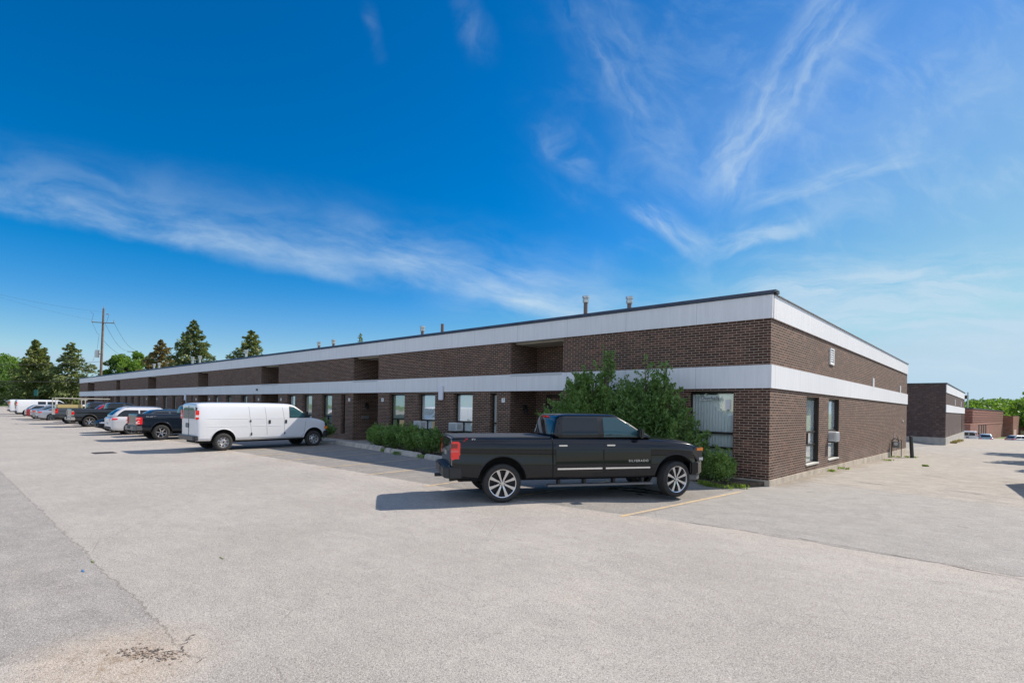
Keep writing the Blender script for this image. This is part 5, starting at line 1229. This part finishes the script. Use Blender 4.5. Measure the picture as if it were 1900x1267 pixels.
# shrubs close to the wall
SHL = leaf_mat('shrub_leaves', (.085, .175, .042), (.27, .40, .12), .42, 1.6); SHD = leaf_mat('hedge_leaves', (.075, .16, .04), (.23, .35, .11), .4, 2.0); WEED = leaf_mat('weed_leaves', (.12, .20, .025), (.28, .36, .05), .4, 3.0)
TWIG = mat('twig', (.12, .09, .06), .9)
def shrub(name, label, x, y, lobes, m, leaf=.05, n=20000, shoots=0, group=None, base=.1, up=.5, cat='shrub'):
    """lobes: (dx, dy, z centre, rx, ry, rz); stems rise from the ground and carry shoots"""
    t = thing(name, label, cat, (x, y, gzf(x, y)+base), 0, group); st = MB(); C_ = []; D_ = []; S_ = []
    vol = sum(l[3]*l[4]*l[5] for l in lobes)
    for (lx, ly, lz, rx, ry, rz_) in lobes:
        k = int(n*(rx*ry*rz_)/vol); ns = max(8, k//70)
        for j in range(ns):                       # shoots: short arching stems lined with leaves
            v = NR.normal(size=3); v /= np.linalg.norm(v); r = NR.uniform(.15, 1.0)**.4
            p0 = np.array([lx+v[0]*rx*r*.75, ly+v[1]*ry*r*.75, lz+v[2]*rz_*r*.8]); d = np.array([v[0]*.7, v[1]*.7, up+NR.uniform(-.1, .7)]); d /= np.linalg.norm(d)
            L = NR.uniform(.30, .75)*min(1, rz_+.2); q = int(k/ns); s = NR.uniform(0, 1, q)
            P = p0+d*(s*L)[:, None]+NR.normal(size=(q, 3))*(.018+.055*(1-s))[:, None]*(1+.6*min(1, rz_)); P[:, 2] = np.maximum(P[:, 2], .02)
            C_.append(P); D_.append(np.tile(d, (q, 1))); S_.append(NR.uniform(.6, 1.35, q)*leaf)
        for j in range(5): st.tube([(lx*.6+NR.uniform(-.2, .2), ly*.4, -.05), (lx+NR.uniform(-.3, .3)*rx, ly, lz*.8), (lx+NR.uniform(-.6, .6)*rx, ly, lz+rz_*.6)], [.022, .014, .005], 6)
    st.build('stems', TWIG, t)
    cards('foliage', np.concatenate(C_), np.concatenate(S_), m, t, np.concatenate(D_), 1.9, .9); return t
# the tall bushes behind the black pickup
shrub('tall_bush', 'tall feathery green bush with the highest tip, behind the cab of the black pickup', -5.2, -1.15,
      [(-.9, 0, 1.15, .8, .55, 1.0), (-.55, 0, 2.1, .50, .45, .65), (.1, 0, 1.5, .8, .6, 1.1), (.15, 0, 2.45, .55, .45, .60), (.62, 0, 3.05, .26, .24, .55), (.55, 0, 3.25, .13, .12, .5), (-.35, .1, 2.75, .22, .2, .4), (.95, 0, 1.9, .5, .4, .7)], SHL, .052, 17500)
shrub('tall_bush', 'broad dark green bush between the tall bush tip and the corner window', -3.1, -1.15,
      [(-.35, 0, 1.35, .85, .6, 1.05), (.35, 0, 1.45, .75, .6, .95), (-.15, 0, 2.35, .42, .4, .55), (.52, 0, 2.3, .40, .4, .5), (-.08, 0, 2.85, .17, .16, .42), (.52, 0, 2.85, .2, .18, .38), (.95, 0, 1.0, .6, .5, .7), (1.35, .1, .75, .40, .4, .5), (.95, 0, 2.1, .25, .2, .35)], SHD, .052, 18500)
# sprig in front of the window
t = thing('sprig', 'thin leafy sprig standing in front of the corner window', 'plant', (-2.0, -.55, .12))
st = MB(); C_ = []; D_ = []
for dx_, L, a in ((-.15, 1.55, .05), (.0, 1.35, .22), (.08, 1.15, .55), (.1, .95, .85), (-.1, 1.3, -.05)):
    pts = [np.array([dx_+math.sin(a*s)*L*s*.9, 0, L*s*math.cos(a*.8*s)+.25]) for s in np.linspace(0, 1, 7)]; st.tube([tuple(p) for p in pts], [.008, .007, .006, .005, .004, .003, .002], 5)
    for s in np.linspace(.25, 1, 26):
        p = np.array([dx_+math.sin(a*s)*L*s*.9, 0, L*s*math.cos(a*.8*s)+.25]); C_.append(p+NR.normal(size=3)*.022); D_.append([math.sin(a)+NR.normal()*.6, NR.normal()*.4, .8])
st.build('stems', TWIG, t); cards('leaves', np.array(C_), .042, SHD, t, np.array(D_), 1.7, .5)
shrub('small_bush', 'small rounded green bush at the foot of the corner window', -1.15, -.72, [(0, 0, .38, .42, .38, .36), (-.25, .1, .30, .3, .3, .3), (.12, -.08, .28, .36, .32, .28)], SHL, .036, 11000, base=.06)
HL = ['low hedge bush at the left end of the row', 'second low hedge bush from the left, over the end of the long kerb', 'third low hedge bush, over the middle kerb block', 'low hedge bush touching the tail of the black pickup']
for i, (x, w_, h) in enumerate(((-16.3, .72, .42), (-14.9, .66, .46), (-13.5, .68, .47), (-12.25, .62, .46))):
    shrub('hedge_bush', HL[i], x, -1.75-.12*i, [(0, 0, h*.85, w_, .55, h), (-.3, .15, h*.8, w_*.6, .4, h*.9), (.3, -.1, h*.75, w_*.6, .4, h*.8)], SHD if i % 2 else SHL, .042, 9500, group='low hedge bushes in the planting bed')
shrub('hedge_bush', 'dark low bush in front of the nose of the white van', -21.3, -1.9, [(0, 0, .4, 1.0, .5, .42)], SHD, .045, 5000)
for i, (x, lb) in enumerate(((-33.0, 'dark bush by the wall behind the cab of the dark blue pickup'), (-36.5, 'dark bush by the wall behind the white suv'), (-43.0, 'dark bush by the wall above the hood of the white suv'))):
    shrub('wall_bush', lb, x, -1.0, [(0, 0, .7, 1.0, .5, .65)], SHD, .08, 3000)
# weeds at the corner, in kerb joints and along the side footing
def weeds(name, pts, n, leaf, hgt, m=WEED):
    C_ = []; D_ = []
    for _ in range(n):
        x, y, r = pts[NR.integers(len(pts))]; a = NR.uniform(0, 6.28); q = r*NR.uniform(0, 1)**.6; X, Y = x+q*math.cos(a), y+q*math.sin(a)*.5
        for k in range(5): C_.append([X+NR.normal()*.02, Y+NR.normal()*.02, gzf(X, Y)+NR.uniform(.01, hgt)]); D_.append([NR.normal()*.4, NR.normal()*.4, 1])
    o = cards(name, np.array(C_), leaf, m, None, np.array(D_), 3.0, .4); tag(o, kind='stuff'); return o
weeds('weeds', [(-1.0, -1.45, .30), (-.75, -1.35, .35), (-.45, -1.0, .25), (-1.3, -1.35, .2)], 150, .022, .11)
weeds('weeds', [(-14.7, -2.6, .2), (-11.5, -3.05, .25), (-13.2, -3.0, .25)], 90, .025, .12, SHL)
weeds('weeds', [(.12, 6.5, .25), (.14, 8.2, .3), (.5, 16.8, .3), (.9, 21.3, .3), (.2, 20.7, .3), (2.2, 14.0, .12)], 160, .025, .07)
weeds('dry_weeds', [(.55, 58, .35), (.6, 61, .4), (.7, 64, .45), (.6, 69, .35)], 200, .05, .18, leaf_mat('dry', (.30, .24, .10), (.45, .38, .18), .2, 2))
# leaves and scraps lying on the lot
for (x, y, m, lb, nm) in ((-3.32, -14.56, mat('blue_scrap', (.05, .18, .42), .6), 'small blue strip of litter on the left of the lot', 'litter'), (-3.71, -14.40, mat('green_scrap', (.16, .20, .06), .8), 'small dry green sprig lying near the blue strip', 'twig'), (-2.78, -13.19, mat('green_scrap'), 'small dry green sprig lying nearer the middle of the lot', 'twig')):
    mb = MB()
    for k in range(5): mb.box(x-.06+k*.025, x-.036+k*.025, y+NR.uniform(-.008, .004), y+.012, .002, .007)
    tag(mb.build(nm, m), lb, nm)

# ================================================================== poles and wires
WOOD = mat('pole_wood', (.17, .13, .10), .95, var=.3, vs=4); WIRE = mat('wire', (.03, .03, .035), .6); INS = mat('insulator', (.30, .22, .2), .4)
px_, py_ = F(184.5, 95); PB = gzf(px_, py_)
t = thing('utility_pole', 'tall leaning wooden utility pole with a grey transformer can', 'utility pole', (px_, py_, PB))
lx = .42; H = 18.3-PB+.0
rv = Vector((float(CR[0]), float(CR[1]), 0)).normalized()
def pp(a, z): q = rv*(a+lx*z/H); return (q.x, q.y, z)
MB().tube([pp(0, -1), pp(0, H)], [.24, .15], 12).build('pole', WOOD, t)
MB().tube([pp(-1.95, H-2.4), pp(2.0, H-2.55)], .07, 6).build('crossarm', WOOD, t)
mb = MB()
for a in (-1.95, 1.9): mb.cyl(pp(a, H-2.45), pp(a, H-2.0), .07, .05, 8)
mb.cyl(pp(0, H), pp(0, H+.45), .05, .04, 8); mb.cyl(pp(.5, H-1.0), pp(.95, H-.95), .07, .06, 8)
mb.build('insulators', INS, t)
MB().cyl(pp(-.75, H-8.6), pp(-.75, H-7.3), .34, .34, 18).build('transformer', mat('transformer_grey', (.55, .56, .55), .4), t, smooth=40)
MB().tube([pp(-.25, H-8), pp(-.7, H-8)], .06, 6).build('bracket', FRAME, t)
mb = MB(); mb.tube([pp(-1.95, H-2.0), pp(-1.75, H-1.0), pp(-2.3, H-.6)], .02, 4); mb.tube([pp(-1.9, H-2.5), pp(-1.0, H-4.3), pp(-.6, H-4.6), pp(-.85, H-7.2)], .02, 4); mb.tube([pp(-1.2, H-7.5), pp(-1.35, H-9), pp(-1.6, H-9.2)], .02, 4); mb.tube([pp(1.0, H-1.0), pp(.6, H-2.4)], .02, 4)
mb.build('jumper_wires', WIRE, t)
p2x, p2y = F(250.5, 150); B2 = gzf(p2x, p2y)
t2 = thing('utility_pole', 'smaller far utility pole with a crossarm beside the broadleaf trees', 'utility pole', (p2x, p2y, B2)); H2 = 16.2-B2
MB().cyl((0, 0, -1), (0, 0, H2), .2, .15, 10).build('pole', WOOD, t2); MB().tube([tuple(rv*-2.4+Vector((0, 0, H2-.3))), tuple(rv*.5+Vector((0, 0, H2-.3)))], .09, 6).build('crossarm', WOOD, t2)
def wire(a, b, sag, r=.018, n=14):
    a = Vector(a); b = Vector(b); return [tuple(a+(b-a)*i/n-Vector((0, 0, sag*4*(i/n)*(1-i/n)))) for i in range(n+1)]
top = Vector((px_, py_, PB)); p2 = Vector((p2x, p2y, B2+H2)); offl = Vector((*F(-260, 60), 17.6)) ; offl2 = Vector((*F(-260, 62), 15.3))
mb = MB()
mb.tube(wire(top+Vector(pp(0, H-.6)), offl, .9), .013, 4); mb.tube(wire(top+Vector(pp(-1.95, H-2.0)), offl+Vector((0, 0, 1.0)), .9), .009, 4)
mb.tube(wire(top+Vector(pp(1.9, H-2.4)), p2+Vector((0, 0, .2)), 1.2), .022, 4); mb.tube(wire(top+Vector(pp(.3, H-2.5)), p2+Vector(tuple(rv*-2.2)), 1.4), .022, 4); mb.tube(wire(top+Vector(pp(.1, H-5.5)), p2-Vector((0, 0, 1)), 1.6), .022, 4)
mb.tube(wire(top+Vector(pp(0, H-9.3)), Vector((*F(-200, 70), 7.0)), .6), .035, 4); mb.tube(wire(top+Vector(pp(0, H-9.3)), p2-Vector((0, 0, 5)), .8), .035, 4)
mb.tube(wire(top+Vector(pp(0, H-12.6)), Vector((*F(-200, 70), 5.2)), .6), .035, 4); mb.tube(wire(top+Vector(pp(0, H-12.6)), p2-Vector((0, 0, 7)), .8), .035, 4)
tag(mb.build('overhead_wires', WIRE), 'thin overhead wires running to both sides of the near utility pole', 'wires', None, 'stuff')
# buildings and sign behind the left trees
bx, by = F(84, 172)
t = thing('brown_building', 'low brown building glimpsed behind the layered conifer', 'building', (bx, by, .8), math.atan2(rv.y, rv.x))
MB().box(0, 15, 0, 10, -1, 5.8).build('wall', mat('brown_brick_far', (.13, .085, .075), .9, var=.2), t); MB().box(.0, 11, -.4, 10, 5.81, 6.5).build('parapet', mat('blue_band', (.30, .38, .45), .6), t); MB().box(9.5, 13.5, -.2, 2, 6.51, 8.2).build('roof_unit', mat('roof_white', (.65, .66, .68), .6), t)
bx, by = F(-25, 165)
t = thing('white_house', 'pale house low at the left edge behind the trees', 'building', (bx, by, .8), math.atan2(rv.y, rv.x))
MB().box(0, 16, 0, 8, -1, 3.0).build('wall', mat('house_white', (.62, .60, .58), .8), t); MB().prism([(-.4, 3.0), (8.4, 3.0), (4, 4.6)], 0, -.4, 16.4).build('roof', mat('house_roof', (.20, .18, .17), .9), t)
sx_, sy_ = F(66, 106)
t = thing('green_sign', 'small teal sign on posts above the white vans', 'sign', (sx_, sy_, gzf(sx_, sy_)), math.atan2(rv.y, rv.x))
MB().box(-.4, .4, -.04, .04, 1.9, 3.1).build('panel', mat('teal_sign', (.03, .14, .13), .7), t); MB().box(-.45, -.38, -.03, .03, -.2, 1.9).build('post', FRAME, t); MB().box(.38, .45, -.03, .03, -.2, 1.9).build('post', FRAME, t)
x, y = F(2, 112); make_car('parked_car', 'dark car standing on the street at the left edge', (x, y), paint('navy_paint'), 'suv', (1, 1, 1), rz=math.atan2(rv.y, rv.x)+R(90))
# aeroplane-sized speck left out; scene ends here
